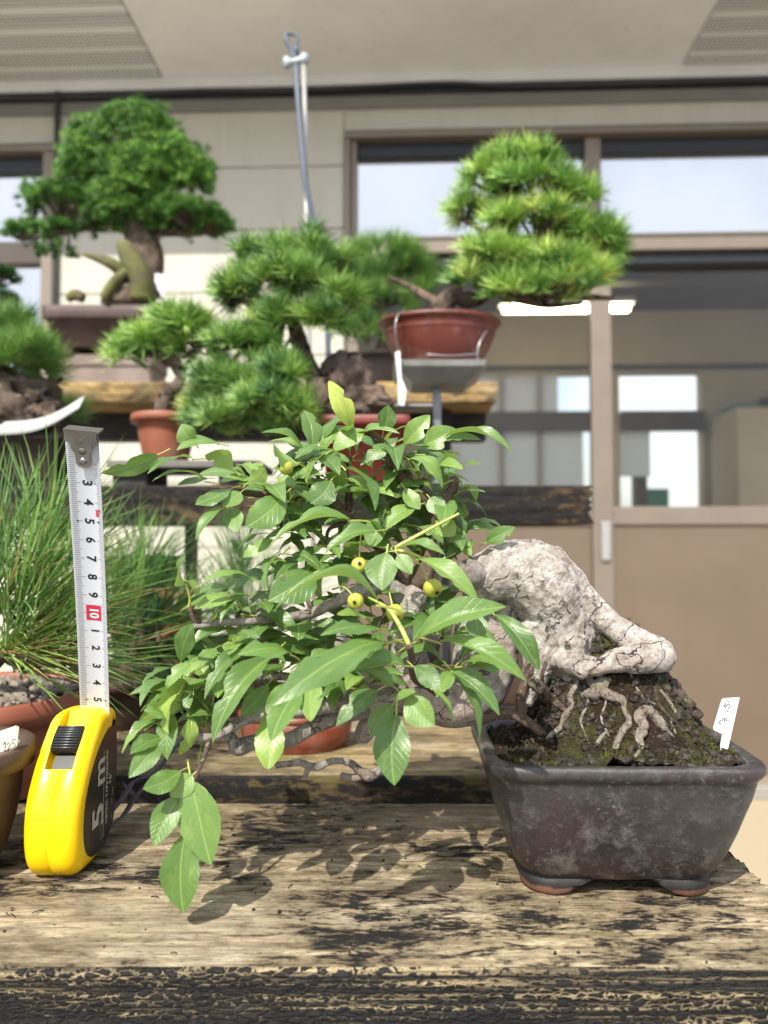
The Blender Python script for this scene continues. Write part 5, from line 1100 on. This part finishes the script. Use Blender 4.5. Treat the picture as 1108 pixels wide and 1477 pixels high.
# --- juniper on the highest shelf, standing on an upturned block
jd = 1.66
jc = (PX(163, 470, jd).x, jd + .02)
stand_z = level(506, 1.60)
blk = thing('pot_stand', 'grey clay block under the big juniper pot on the highest shelf', 'plant stand', (jc[0], jc[1], upz))
mb = MB(); loft(mb, [ring(dense(rrect(.108, .06, .006), 80), (jc[0] - .005, jc[1]), upz + .0005), ring(dense(rrect(.104, .058, .006), 80), (jc[0] - .005, jc[1]), upz + .05), ring(dense(rrect(.108, .062, .006), 80), (jc[0] - .005, jc[1]), upz + .052), ring(dense(rrect(.108, .062, .006), 80), (jc[0] - .005, jc[1]), stand_z)], True); mb.build('block', M_greyclay, blk, smooth=False)
jun = bonsai('large dome-crowned juniper bonsai with mossy trunk in a purple-brown rectangular pot', jc, stand_z)
jz1 = level(432, 1.58)
box_pot(jun, jc, stand_z + .0005, jz1, .134, .085, M_purple, 0, 1.16, .006, .008, .03, .013)
sticks(jun, 'trunk', [[(186, 432, jd, 34), (204, 400, jd, 30), (210, 362, jd, 25), (196, 325, jd, 21), (202, 290, jd, 19), (198, 255, jd, 15), (205, 220, jd, 10), (198, 180, jd, 5)]], M_jbark, 20, 8, .005, 50, .002)
sticks(jun, 'trunk', [[(206, 430, 1.61, 18), (204, 405, 1.60, 16), (192, 378, 1.60, 17), (182, 360, 1.60, 14), (172, 352, 1.60, 7)]], M_mosswood, 14, 6, .004, 50)
sticks(jun, 'branch', [[(176, 392, 1.60, 9), (160, 380, 1.59, 9), (140, 372, 1.59, 6), (120, 367, 1.59, 2.5)], [(196, 385, 1.60, 8), (172, 400, 1.59, 8), (158, 418, 1.59, 8), (150, 430, 1.59, 7)], [(120, 430, 1.6, 8), (108, 426, 1.6, 8), (98, 431, 1.6, 6)]], M_mosswood, 10, 6, .002, 60)
sticks(jun, 'branch', [[(196, 320, jd, 10), (160, 318, jd, 8), (110, 330, jd - .03, 6), (60, 340, jd - .03, 5), (30, 345, jd - .03, 3)], [(204, 325, jd, 9), (240, 335, jd, 7), (290, 335, jd, 5), (320, 330, jd, 3)], [(200, 265, jd, 8), (160, 250, jd, 6), (120, 235, jd, 4)], [(202, 260, jd, 8), (250, 245, jd, 6), (285, 240, jd, 4)], [(200, 300, jd, 6), (175, 296, jd - .03, 5), (165, 305, jd - .04, 3)]], M_jbark, 9, 6, .002, 80)
jp = [ppad(196, 208, jd, 72, 50, 330, 70), ppad(136, 244, jd, 40, 46, 210, 60), ppad(258, 246, jd, 42, 42, 300, 60), ppad(282, 262, jd - .02, 24, 24, 90, 40), ppad(112, 262, jd - .02, 24, 26, 90, 40), ppad(200, 245, jd - .05, 74, 42, 300, 30), ppad(185, 275, jd - .05, 56, 26, 150, 35), ppad(165, 300, jd - .06, 34, 18, 80, 20), ppad(238, 300, jd - .04, 34, 20, 80, 25), ppad(125, 200, jd, 26, 24, 55), ppad(275, 250, jd, 32, 22, 60), ppad(170, 250, jd - .04, 28, 22, 50), ppad(222, 262, jd - .03, 26, 20, 45),
      ppad(268, 320, jd - .03, 62, 30, 300, 40), ppad(238, 305, jd, 36, 14, 60), ppad(308, 328, jd - .02, 28, 18, 80), ppad(95, 300, jd - .02, 58, 34, 240, 45), ppad(150, 322, jd - .04, 30, 16, 70, 25), ppad(140, 282, jd, 34, 18, 70), ppad(55, 282, jd, 28, 13, 40), ppad(42, 338, jd - .03, 34, 16, 75), ppad(88, 332, jd - .04, 24, 14, 50), ppad(80, 365, jd - .03, 26, 14, 22), ppad(150, 330, jd, 18, 20, 18)]
mb = MB()
for P, A in jp[:13]: needle_fan(mb, np.vstack([P, P + rng.normal(0, .012, P.shape)]), np.vstack([A, A]), 34, .0165, 1.35, .0012, .12, (.25, 1.), 0)
for P, A in jp[13:]: needle_fan(mb, np.vstack([P, P + rng.normal(0, .006, P.shape)]), np.vstack([A, A]), 34, .0165, .9, .0011, .2, (.15, .8), 0)
tag(mb.build('crown', M_juni, jun, smooth=False), kind='stuff')
twigs_to(jun, jp, [PX(*a) for a in ((200, 230, jd), (140, 245, jd), (260, 245, jd), (100, 330, jd), (290, 335, jd), (50, 342, jd), (200, 300, jd))], M_jbark, .0012, 4)
rock(jun, 'root_base', PX(190, 428, 1.63), (.052, .035, .042), M_jbark, .55, fr=2.4)
label_plate('plant_label', 'small white label leaning behind the juniper trunk on the highest shelf', [(223, 394), (238, 396), (236, 432), (224, 432)], 1.63, 1.63, .001, M_tag)

# --- dark conifer at the left edge, standing behind the pine with the corky base
c = PX(-60, 545, 1.62)
ed = bonsai('dark juniper crown cut off by the left edge above the corky-rooted pine', (c.x, 1.66), upz)
box_pot(ed, (c.x, 1.66), upz, upz + .06, .09, .06, M_darkclay)
sticks(ed, 'trunk', [[(-60, 515, 1.64, 14), (-52, 470, 1.64, 11), (-40, 430, 1.64, 8), (-20, 400, 1.63, 5)]], M_jbark)
ep = [ppad(-5, 402, 1.6, 34, 16, 60), ppad(-10, 432, 1.6, 36, 16, 60), ppad(0, 452, 1.6, 22, 10, 30), ppad(-70, 400, 1.62, 50, 30, 80)]
crown(ed, 'crown', ep, M_juni, 34, .019, .0013, .95, (0, .4)); twigs_to(ed, ep, [PX(-40, 430, 1.64)], M_jbark)

# --- white pine in the red oval pot on the turntable stand
pd = 1.12
oz0, oz1 = level(530, pd), level(462, pd)
occ = (PX(634, 490, pd).x, pd)
stn = thing('pot_stand', 'grey steel stand with thin square plate under the red oval pot', 'plant stand', (PX(626, 600, pd).x, pd, midz))
px_ = PX(628, 540, pd).x
mb = MB(); loft(mb, [ring(rrect(.012, .012, .003, 4), (px_ + .004, pd), midz + .001), ring(rrect(.0065, .0065, .002, 4), (px_ + .002, pd), midz + .012), ring(rrect(.0065, .0065, .002, 4), (px_ + .002, pd), oz0 - .020)], True); mb.build('post', simple('grey_steel_post', '#7d8084', '#6b6e72', .45, 30, metal=.4), stn, smooth=False)
M_plate = simple('grey_plate', '#8b8b88', '#767673', .5, 25, metal=.3)
mb = MB(); loft(mb, [ring(rrect(.040, .04, .004, 4), (px_ + .004, pd), oz0 - .030), ring(rrect(.066, .062, .004, 4), (px_ + .004, pd), oz0 - .010), ring(rrect(.068, .064, .004, 4), (px_ + .004, pd), oz0 - .0015)], True); mb.build('plate', M_plate, stn, smooth=False)
mb = MB(); x0 = PX(555, 585, 1.06).x; x1 = PX(618, 585, 1.06).x; z_ = level(584, 1.07)
bbox('arm', (x0, x1 + .006, 1.06, 1.115, z_ - .003, z_ + .001), M_plate, stn, .001)
red = bonsai('white pine bonsai with layered bright crown in a red-brown oval pot', occ, oz0)
round_pot(red, occ, oz0, oz1, .058, .0945, M_red, .005, .007, .004, .72)
sticks(red, 'trunk', [[(625, 462, pd, 16), (640, 440, pd, 15), (655, 425, pd, 14), (675, 432, pd, 13), (700, 425, pd, 10), (730, 400, pd, 8), (712, 370, pd, 7), (704, 340, pd, 6), (715, 310, pd, 6), (728, 280, pd, 4)]], M_pbark, 14, 7, .003, 70, .001)
sticks(red, 'branch', [[(725, 405, pd, 7), (770, 395, pd, 6), (830, 425, pd - .02, 5), (885, 430, pd - .03, 3)], [(708, 350, pd, 6), (690, 330, pd, 4), (668, 318, pd, 3)], [(718, 340, pd, 6), (770, 345, pd, 5), (830, 345, pd, 4), (870, 365, pd, 3)], [(640, 440, pd, 8), (610, 425, pd + .03, 6), (585, 410, pd + .05, 4), (560, 400, pd + .05, 3)], [(715, 310, pd, 5), (760, 290, pd, 4), (810, 275, pd, 3)], [(735, 425, pd, 5), (780, 440, pd - .03, 5), (840, 438, pd - .04, 3)]], M_pbark, 9, 6, .0015, 100)
rp = [ppad(752, 240, pd, 50, 20, 26, up=.9), ppad(700, 262, pd, 24, 22, 10), ppad(765, 275, pd - .02, 64, 26, 34), ppad(835, 285, pd, 26, 18, 12), ppad(675, 305, pd, 24, 16, 11), ppad(770, 325, pd - .03, 66, 22, 32), ppad(845, 345, pd, 44, 26, 26), ppad(870, 365, pd, 22, 20, 10),
      ppad(715, 375, pd - .03, 50, 22, 24), ppad(790, 390, pd - .03, 62, 24, 32), ppad(700, 410, pd - .04, 44, 16, 16), ppad(800, 418, pd - .05, 60, 16, 26), ppad(860, 405, pd - .03, 34, 24, 18), ppad(745, 425, pd - .05, 44, 10, 16)]
crown(red, 'crown', rp, M_needle_b, 46, .036, .0019, 1.25, (.0, .85)); twigs_to(red, rp, [PX(*a) for a in ((704, 340, pd), (715, 310, pd), (728, 280, pd), (770, 395, pd), (830, 425, pd), (770, 345, pd), (830, 345, pd), (668, 318, pd), (780, 440, pd - .03), (810, 275, pd))], M_pbark, .0013, 1)
# the aluminium wire that ties the pot, and the two label strips
M_wire = simple('aluminium_wire', '#a7a9ab', '#8f9194', .35, 50, metal=.7)
mb = MB(); k = lambda px, py, dd=0: PX(px, py, pd - .068 + dd)
tube(mb, [k(584, 448, .03), k(574, 455, .005), k(570, 475), k(574, 505, .012), k(575, 530, .02)], .0012, 7, 5); tube(mb, [k(712, 462, .05), k(700, 480, .03), k(690, 500, .02), k(688, 532, .02)], .0011, 7, 5); tube(mb, [k(615, 511, .004), k(650, 513, .003), k(690, 510, .016)], .001, 7, 5)
wr = tag(mb.build('tie_wire', M_wire), 'bent aluminium wire tied around the red oval pot', 'wire')
label_plate('plant_label', 'narrow pale label strip hanging down beside the red oval pot', [(570, 508), (577, 506), (579, 545), (586, 562), (583, 585), (575, 583), (574, 548)], 1.038, 1.045, .001, M_tag)

# --- pine half hidden behind the red oval pot, on the highest shelf
bc = (PX(550, 540, 1.64).x, 1.65)
bp_ = bonsai('soft blurred dark pine half hidden behind the red oval pot', bc, upz)
round_pot(bp_, bc, upz, level(505, 1.60), .055, .075, M_darkclay, .006, .01)
sticks(bp_, 'trunk', [[(552, 505, 1.65, 12), (560, 470, 1.65, 11), (548, 440, 1.65, 9), (560, 410, 1.65, 7), (556, 380, 1.65, 4)], [(548, 440, 1.65, 6), (590, 425, 1.66, 5), (615, 400, 1.66, 3)], [(555, 465, 1.65, 6), (525, 455, 1.63, 5), (505, 440, 1.63, 3)]], M_pbark, 10, 6, .003, 60)
bpd = [ppad(555, 375, 1.65, 46, 22, 26), ppad(525, 410, 1.63, 38, 26, 22), ppad(585, 400, 1.66, 38, 28, 22), ppad(545, 440, 1.62, 48, 22, 24), ppad(528, 480, 1.6, 34, 24, 16), ppad(612, 430, 1.66, 22, 20, 10)]
crown(bp_, 'crown', bpd, M_needle, 50, .055, .0014, .95, (0, .55)); twigs_to(bp_, bpd, [PX(*a) for a in ((556, 380, 1.65), (548, 440, 1.65), (590, 425, 1.66), (505, 440, 1.63))], M_pbark, .0015, 1)

# --- round-headed white pine on its rock in the red rectangular plastic pot
wd = 1.06
wc = (PX(526, 640, wd).x, wd)
wz1 = level(598, wd - .05)
wp = bonsai('bushy white pine spilling over a craggy rock in a red rectangular pot', wc, midz)
box_pot(wp, wc, midz + .0005, wz1, .064, .058, M_redp, 0, 1.25, .006, .005, .014, .004)
rock(wp, 'rock', PX(500, 545, wd), (.036, .034, .038), M_cork, .5); rock(wp, 'rock', PX(520, 578, wd - .01), (.038, .03, .022), M_cork, .5); rock(wp, 'rock', PX(470, 575, wd), (.028, .03, .026), M_cork, .5); rock(wp, 'rock', PX(545, 580, wd - .02), (.022, .02, .010), M_cork, .5)
sticks(wp, 'trunk', [[(470, 580, wd, 14), (452, 545, wd, 14), (438, 510, wd, 13), (425, 470, wd, 11), (415, 430, wd, 9), (420, 395, wd, 7), (412, 360, wd, 4)], [(440, 510, wd, 9), (400, 520, wd - .03, 8), (360, 540, wd - .04, 7), (340, 580, wd - .05, 5), (320, 600, wd - .05, 3)]], M_pbark, 12, 6, .003, 70, .001)
sticks(wp, 'branch', [[(420, 440, wd, 6), (370, 430, wd, 5), (330, 440, wd, 3)], [(420, 445, wd, 6), (470, 440, wd, 5), (510, 450, wd, 3)], [(395, 520, wd - .03, 6), (350, 500, wd - .04, 5), (320, 505, wd - .04, 3)], [(360, 545, wd - .04, 5), (400, 580, wd - .07, 4), (425, 590, wd - .07, 3)]], M_pbark, 8, 6, .0015, 90)
wpd = [ppad(410, 382, wd, 70, 32, 22, 60, up=.5), ppad(350, 425, wd - .02, 36, 34, 12), ppad(465, 395, wd, 42, 30, 14), ppad(418, 415, wd - .06, 74, 32, 17, 25), ppad(490, 442, wd, 20, 24, 8), ppad(462, 466, wd - .04, 38, 20, 11), ppad(405, 462, wd - .06, 44, 18, 9, 25),
       ppad(350, 500, wd - .05, 42, 26, 14), ppad(395, 545, wd - .07, 40, 24, 12), ppad(325, 560, wd - .05, 42, 32, 16), ppad(385, 588, wd - .09, 46, 26, 15), ppad(300, 605, wd - .05, 36, 20, 10), ppad(425, 600, wd - .08, 22, 22, 9), ppad(345, 610, wd - .08, 40, 18, 9)]
wpd = [(np.vstack([P, P + rng.normal(0, .008, P.shape)]), np.vstack([A, A + rng.normal(0, .2, A.shape)])) for P, A in wpd]
crown(wp, 'crown', wpd[:7], M_needle, 60, .034, .0017, 1.3, (.0, .72)); crown(wp, 'lower_crown', wpd[7:], M_needle, 60, .033, .0017, 1.3, (.0, .75)); twigs_to(wp, wpd, [PX(*a) for a in ((415, 430, wd), (420, 395, wd), (330, 440, wd), (370, 430, wd), (470, 440, wd), (400, 520, wd - .03), (350, 500, wd - .04), (340, 580, wd - .05), (400, 580, wd - .07))], M_pbark, .0013, 1)

# --- small pine in a terracotta pot on the stone slab
sd_ = 1.07
sz_ = level(664, sd_ - .06)
slab = thing('stone_slab', 'thin grey slab on two dark blocks raised above the dark plank shelf', 'slab', (PX(270, 690, sd_).x, sd_, midz))
bbox('slab', (PX(178, 670, sd_).x, PX(385, 670, sd_).x, sd_ - .065, sd_ + .065, sz_ - .010, sz_), simple('grey_slate', '#6f6c68', '#5c5955', .7, 30, bump=.4), slab, .002)
for px in (204, 350): x = PX(px, 690, sd_).x; bbox('block', (x - .024, x + .024, sd_ - .05, sd_ + .05, midz + .0005, sz_ - .0105), M_post, slab, .002)
sc2 = (PX(240, 630, sd_).x, sd_)
sp = bonsai('small spreading white pine in a terracotta pot on the thin grey slab', sc2, sz_)
round_pot(sp, sc2, sz_ + .0005, level(599, sd_), .030, .050, M_terra, .006, .013)
sticks(sp, 'trunk', [[(232, 602, sd_, 11), (238, 575, sd_, 12), (256, 555, sd_, 10), (262, 535, sd_, 8), (250, 515, sd_, 6), (225, 505, sd_, 4)]], M_cork, 12, 6, .003, 80, .001)
sticks(sp, 'branch', [[(258, 540, sd_, 6), (240, 515, sd_, 5), (205, 510, sd_, 4), (175, 510, sd_, 2.5)], [(262, 535, sd_, 6), (285, 505, sd_, 4), (290, 480, sd_, 3)]], M_pbark, 8)
spd = [ppad(258, 478, sd_, 44, 24, 20), ppad(215, 498, sd_, 36, 20, 15), ppad(180, 512, sd_, 22, 12, 7), ppad(285, 505, sd_, 26, 24, 12)]
crown(sp, 'crown', spd, M_needle_b, 60, .036, .0018, 1.3, (.0, .7)); twigs_to(sp, spd, [PX(*a) for a in ((240, 515, sd_), (205, 510, sd_), (285, 505, sd_), (290, 480, sd_))], M_pbark, .0012, 1)

# --- corky rooted pine in the dark rectangular pot at the left edge
ld = 1.02
lc = (PX(5, 660, ld).x, ld + .02)
lz1 = level(620, .96)
lp = bonsai('fine needled pine on a corky root mass in the dark pot at the left edge', lc, midz)
box_pot(lp, lc, midz + .0005, lz1, .10, .062, M_darkclay, 0, 1.1, .006, .007, .010, .008)
rock(lp, 'root_mass', PX(25, 585, ld), (.05, .045, .042), M_cork, .6, fr=2.2); rock(lp, 'root_mass', PX(62, 598, ld - .01), (.022, .03, .022), M_cork, .6, fr=2.2)
sticks(lp, 'trunk', [[(10, 560, ld, 18), (0, 530, ld, 13), (10, 500, ld, 8), (20, 475, ld, 4)], [(60, 580, ld, 4), (75, 560, ld, 3), (90, 545, ld, 2)]], M_pbark, 12, 6, .003, 80)
lpd = [ppad(10, 480, ld, 36, 22, 20), ppad(38, 520, ld - .02, 36, 26, 22), ppad(0, 530, ld - .03, 36, 24, 18), ppad(64, 545, ld, 18, 14, 6), ppad(100, 600, ld + .05, 18, 10, 6), ppad(-40, 500, ld, 40, 40, 18)]
crown(lp, 'crown', lpd, M_needle, 80, .040, .0009, .95, (0, .6)); twigs_to(lp, lpd, [PX(*a) for a in ((10, 500, ld), (20, 475, ld), (0, 530, ld))], M_pbark, .001, 1)
mb = MB(); q = [PX(-30, 618, .975), PX(20, 617, .97), PX(55, 612, .965), PX(85, 600, .962), PX(118, 580, .965)]; ribbon(q, .021, .0008, (.25, .3, .8))
tag(mb.build('plant_label', simple('grey_label_strip', '#aeb1ae', '#a2a5a2', .45, 20)), 'curled blank white label strip lying on the rim of the dark rectangular pot', 'plant label')

# --- sprinkler stand against the wall
sx_ = 1.5
spr = thing('sprinkler_stand', 'thin steel pole with a hose and a small sprinkler head in front of the wall', 'sprinkler', (PX(443, 700, sx_).x, sx_, 0))
M_pole = simple('galvanised_pole', '#b3b1ab', '#a09e98', .4, 30, metal=.5); M_hose = simple('slate_hose', '#4c5666', '#414a59', .45, 20)
mb = MB(); a = PX(438, 86, sx_); b = PX(443, 345, sx_); cc = b + (b - a) * ((b.z - 0) / (a.z - b.z)); tube(mb, [a, b, cc], .0052, 10, 1); mb.build('pole', M_pole, spr)
mb = MB(); tube(mb, [PX(427, 94, sx_ - .01), PX(432, 170, sx_ - .02), PX(442, 270, sx_ - .03), PX(459, 354, sx_ - .02), PX(470, 430, sx_), PX(474, 520, sx_)], .0058, 8, 6); mb.build('hose', M_hose, spr)
mb = MB(); tube(mb, [PX(412, 92, sx_), PX(426, 89, sx_), PX(442, 86, sx_)], [.009, .007, .011], 10, 3); tube(mb, [PX(414, 97, sx_), PX(414, 84, sx_)], .008, 10, 1); tube(mb, [PX(439, 92, sx_), PX(439, 79, sx_)], .0085, 10, 1); mb.build('clamp', simple('clamp_plastic', '#9aa3a6', '#8b9497', .35, 20), spr)
mb = MB(); tube(mb, [PX(427, 88, sx_), PX(421, 72, sx_), PX(414, 60, sx_), PX(412, 48, sx_)], [.006, .005, .005, .004], 8, 4); tube(mb, [PX(412, 48, sx_), PX(422, 49, sx_), PX(429, 53, sx_), PX(428, 66, sx_)], [.004, .0035, .0035, .003], 8, 4); tube(mb, [PX(427, 66, sx_), PX(428, 78, sx_)], .0055, 8, 1); mb.build('sprinkler_head', M_hose, spr)

# --- front-left black pine in terracotta
bd0 = .60
bc0 = (PX(-22, 1000, bd0).x, bd0)
bpn = bonsai('long needled black pine in a terracotta pot just behind the tape measure', bc0, BZ)
round_pot(bpn, bc0, BZ + .0012, level(992, .60), .064, .0865, M_terra, .008, .018, .002)
sticks(bpn, 'trunk', [[(-30, 1002, bd0, 16), (-20, 970, bd0, 14), (0, 945, bd0 - .03, 11), (18, 935, bd0 - .05, 6)], [(-10, 955, bd0 - .02, 9), (-15, 900, bd0, 8), (10, 860, bd0, 6), (30, 820, bd0, 4)], [(5, 870, bd0, 5), (50, 870, bd0 - .02, 4), (80, 885, bd0 - .02, 3)]], M_pbark, 12, 6, .002, 110, .0006)
T0 = [(14, 935, .545, (.6, -.3, .55)), (60, 950, .56, (.9, -.1, .45)), (-15, 880, .56, (.1, -.3, 1)), (35, 850, .575, (.35, -.2, 1)), (75, 890, .58, (.75, 0, .7)), (0, 800, .60, (.2, 0, 1)), (50, 830, .62, (.5, .1, 1)), (95, 860, .64, (.7, .3, .7)), (-30, 830, .58, (-.1, -.2, 1)), (20, 890, .55, (.4, -.4, .9)), (40, 960, .575, (.8, -.3, .5)), (100, 950, .62, (1, 0, .3)), (70, 780, .64, (.3, .2, 1)), (10, 925, .56, (.9, -.3, .25))]
mb = MB()
for px, py, d_, A in T0: needle_fan(mb, [PX(px, py, d_)], [A], 50, .095, .78, .0013, .11, (.3, .75), 3, 0, .4, .35)
needle_fan(mb, [PX(14, 940, .54)], [(1, -.25, .02)], 16, .085, .6, .0011, .12, (.93, 1.), 3); needle_fan(mb, [PX(60, 900, .57)], [(1, -.1, .6)], 16, .07, .8, .001, .1, (.93, 1.), 3); needle_fan(mb, [PX(0, 860, .55)], [(.6, -.4, .6)], 12, .07, .8, .001, .1, (.93, 1.), 3)
tag(mb.build('crown', M_needle_d, bpn, smooth=False), kind='stuff')
twigs_to(bpn, [(np.array([list(PX(a[0], a[1], a[2])) for a in T0]), None)], [PX(0, 945, .57), PX(-15, 900, .6), PX(30, 820, .6), PX(80, 885, .58)], M_pbark, .0018, 1)
mb = MB()
for k_ in range(420):
    a_, r_ = rng.uniform(0, 6.283), .07 * math.sqrt(rng.random()); lump(mb, (bc0[0] + r_ * math.cos(a_), bc0[1] + r_ * math.sin(a_), level(992, .60) - .003), rng.uniform(.002, .0042))
tag(mb.build('gravel', M_gravel, bpn, smooth=False), kind='stuff')

# --- second, darker black pine further back
dd = .84
dc = (PX(185, 970, dd).x, dd - .03)
dp = bonsai('darker black pine with drooping needles in a brown pot on the second plank', dc, BZ)
round_pot(dp, dc, BZ + .001, BZ + .055, .05, .068, M_brownclay, .007, .014)
sticks(dp, 'trunk', [[(180, 985, dd - .03, 14), (190, 950, dd - .03, 11), (200, 915, dd - .03, 8), (195, 870, dd - .02, 5)], [(195, 930, dd - .03, 6), (230, 930, dd - .05, 4), (255, 940, dd - .06, 3)]], M_pbark, 10, 6, .002, 100)
T1 = [(160, 880, .82, (-.2, -.2, 1)), (195, 865, .80, (.2, -.2, 1)), (225, 890, .80, (.8, -.2, .7)), (180, 920, .78, (.3, -.6, .6)), (240, 935, .78, (1, -.2, .3)), (215, 940, .77, (1, -.5, 0)), (150, 930, .80, (-.6, -.4, .4)), (260, 945, .80, (1, 0, .1)), (205, 830, .84, (.2, .2, 1)), (170, 840, .85, (-.1, .2, 1)), (240, 900, .85, (.8, .2, .6))]
mb = MB()
for px, py, d_, A in T1: needle_fan(mb, [PX(px, py, d_)], [A], 54, .095, .8, .0013, .11, (.0, .45), 3, 0, .4, .2)
tag(mb.build('crown', M_needle_d, dp, smooth=False), kind='stuff'); twigs_to(dp, [(np.array([list(PX(a[0], a[1], a[2])) for a in T1]), None)], [PX(200, 915, .81), PX(195, 870, .82), PX(230, 930, .79)], M_pbark, .0018, 1)
# --- sparse upright pine seedling behind the crabapple
uc = (PX(345, 960, .95).x, .96)
up_ = bonsai('sparse pine with thin upright needles behind the left side of the crabapple', uc, BZ)
round_pot(up_, uc, BZ - .002, BZ + .07, .045, .06, M_brownclay, .006, .012)
sticks(up_, 'trunk', [[(342, 935, .95, 9), (350, 895, .95, 7), (345, 850, .95, 5), (350, 815, .95, 3)], [(350, 900, .95, 4), (385, 870, .94, 3)]], M_pbark, 9)
T2 = [(345, 850, .95, (-.1, -.1, 1)), (350, 815, .95, (.1, 0, 1)), (385, 870, .94, (.5, -.2, 1)), (325, 890, .93, (-.5, -.2, 1)), (360, 890, .92, (0, -.4, 1)), (400, 880, .95, (.6, 0, .8))]
mb = MB()
for px, py, d_, A in T2: needle_fan(mb, [PX(px, py, d_)], [A], 46, .095, .7, .0012, .08, (.2, .75), 3)
tag(mb.build('crown', M_needle_d, up_, smooth=False), kind='stuff')

# --- pots without visible plants
def potted(name, label, cx_, y, zb, zt, r0, r1, m, lip=.006, liph=.012, ry=1., soil=M_moss):
    th_ = thing(name, label, 'plant pot', (cx_, y, zb)); round_pot(th_, (cx_, y), zb + .001, zt, r0, r1, m, lip, liph, .003, ry, soil); return th_
potted('plant_pot', 'black plastic pot standing in shade behind the darker black pine', PX(208, 880, .97).x, .975, BZ - .003, level(802, .97), .036, .048, M_blackp)
potted('plant_pot', 'pale rimmed terracotta pot in shade right of the black plastic pot', PX(268, 880, .97).x - .0, .955, BZ - .003, level(850, .97), .022, .029, M_terra)
g1 = potted('plant_pot', 'glossy brown oval pot on the second plank behind the lower branches', PX(428, 1060, .72).x, .715, BZ, level(1026, .70), .048, .056, M_terra_glossy, .004, .006, .7)
g2 = thing('potted_bonsai', 'small grey trunked bonsai in a brown pot seen through the trunk arch', 'bonsai', (PX(735, 950, .92).x, .93, BZ)); c = (PX(735, 950, .92).x, .945); round_pot(g2, c, BZ - .002, level(915, .92), .045, .055, M_brownclay, .006, .012)
sticks(g2, 'trunk', [[(735, 918, .94, 14), (728, 896, .94, 13), (748, 876, .94, 10), (752, 852, .94, 8), (740, 840, .94, 5)], [(745, 880, .94, 8), (722, 868, .93, 6), (708, 852, .93, 4)]], M_gtwig, 12, 6, .004, 60)
fl = thing('plant_pot', 'dark brown pot with pale gravel cut off at the lower left corner', 'plant pot', (-.2576, .44, BZ))
fz = level(1072, .44); round_pot(fl, (-.2596, .44), BZ + .001, fz, .030, .0505, M_brownclay, .007, .013, .004)
mb = MB()
for k_ in range(420):
    a_, r_ = rng.uniform(0, 6.283), 0.040 * math.sqrt(rng.random()); lump(mb, (-.2596 + r_ * math.cos(a_), .44 + r_ * math.sin(a_), fz - .004), rng.uniform(.0012, .0032))
tag(mb.build('gravel', M_gravel, fl, smooth=False), kind='stuff')
fo = label_plate('plant_label', 'cream plant label marked 125 in the pot at the lower left corner', [(-20, 1062), (22, 1047), (27, 1049), (24, 1078), (-20, 1100)], .43, .432, .0008, M_cream, [[(5, 1074), (8, 1070), (7, 1084)], [(10, 1074), (13, 1071), (15, 1074), (11, 1082), (17, 1080)], [(23, 1066), (19, 1067), (18, 1072), (22, 1073), (21, 1078), (17, 1079)], [(2, 1085), (26, 1076)]], rs=.0005)

# ------------------------------------------------------------------ crumbs and dead leaves on the planks
mb = MB()
for k_ in range(120):
    x, y = rng.uniform(-.3, .21), rng.uniform(.348, .55); lump(mb, (x, y, BZ + .0004), rng.uniform(.0003, .0012))
for k_ in range(40):
    x, y = rng.uniform(-.2, .2), rng.uniform(.35, .55); a_ = rng.uniform(0, 3.1); l_ = rng.uniform(.002, .006); tube(mb, [(x, y, BZ + .001), (x + l_ * .5 * math.cos(a_), y + l_ * .5 * math.sin(a_), BZ + .0014), (x + l_ * math.cos(a_), y + l_ * math.sin(a_), BZ + .0008)], .0003, 4, 2)
tag(mb.build('crumbs', simple('dark_crumbs', '#15110e', '#2a2119', .9, 300), smooth=False), 'dark crumbs of bark and soil scattered on the front plank', 'debris', None, 'stuff')

# ------------------------------------------------------------------ things of one kind share a group
GROUPS = {'bonsai': 'potted bonsai on the benches and shelves', 'plant label': 'plant labels among the pots', 'plant pot': 'spare pots standing on the planks', 'shelf': 'plank shelves stepped up behind the bench', 'plant stand': 'stands under single pots'}
for o_ in list(SC.objects):
    if o_.parent is None and o_.get('category') in GROUPS: o_['group'] = GROUPS[o_['category']]
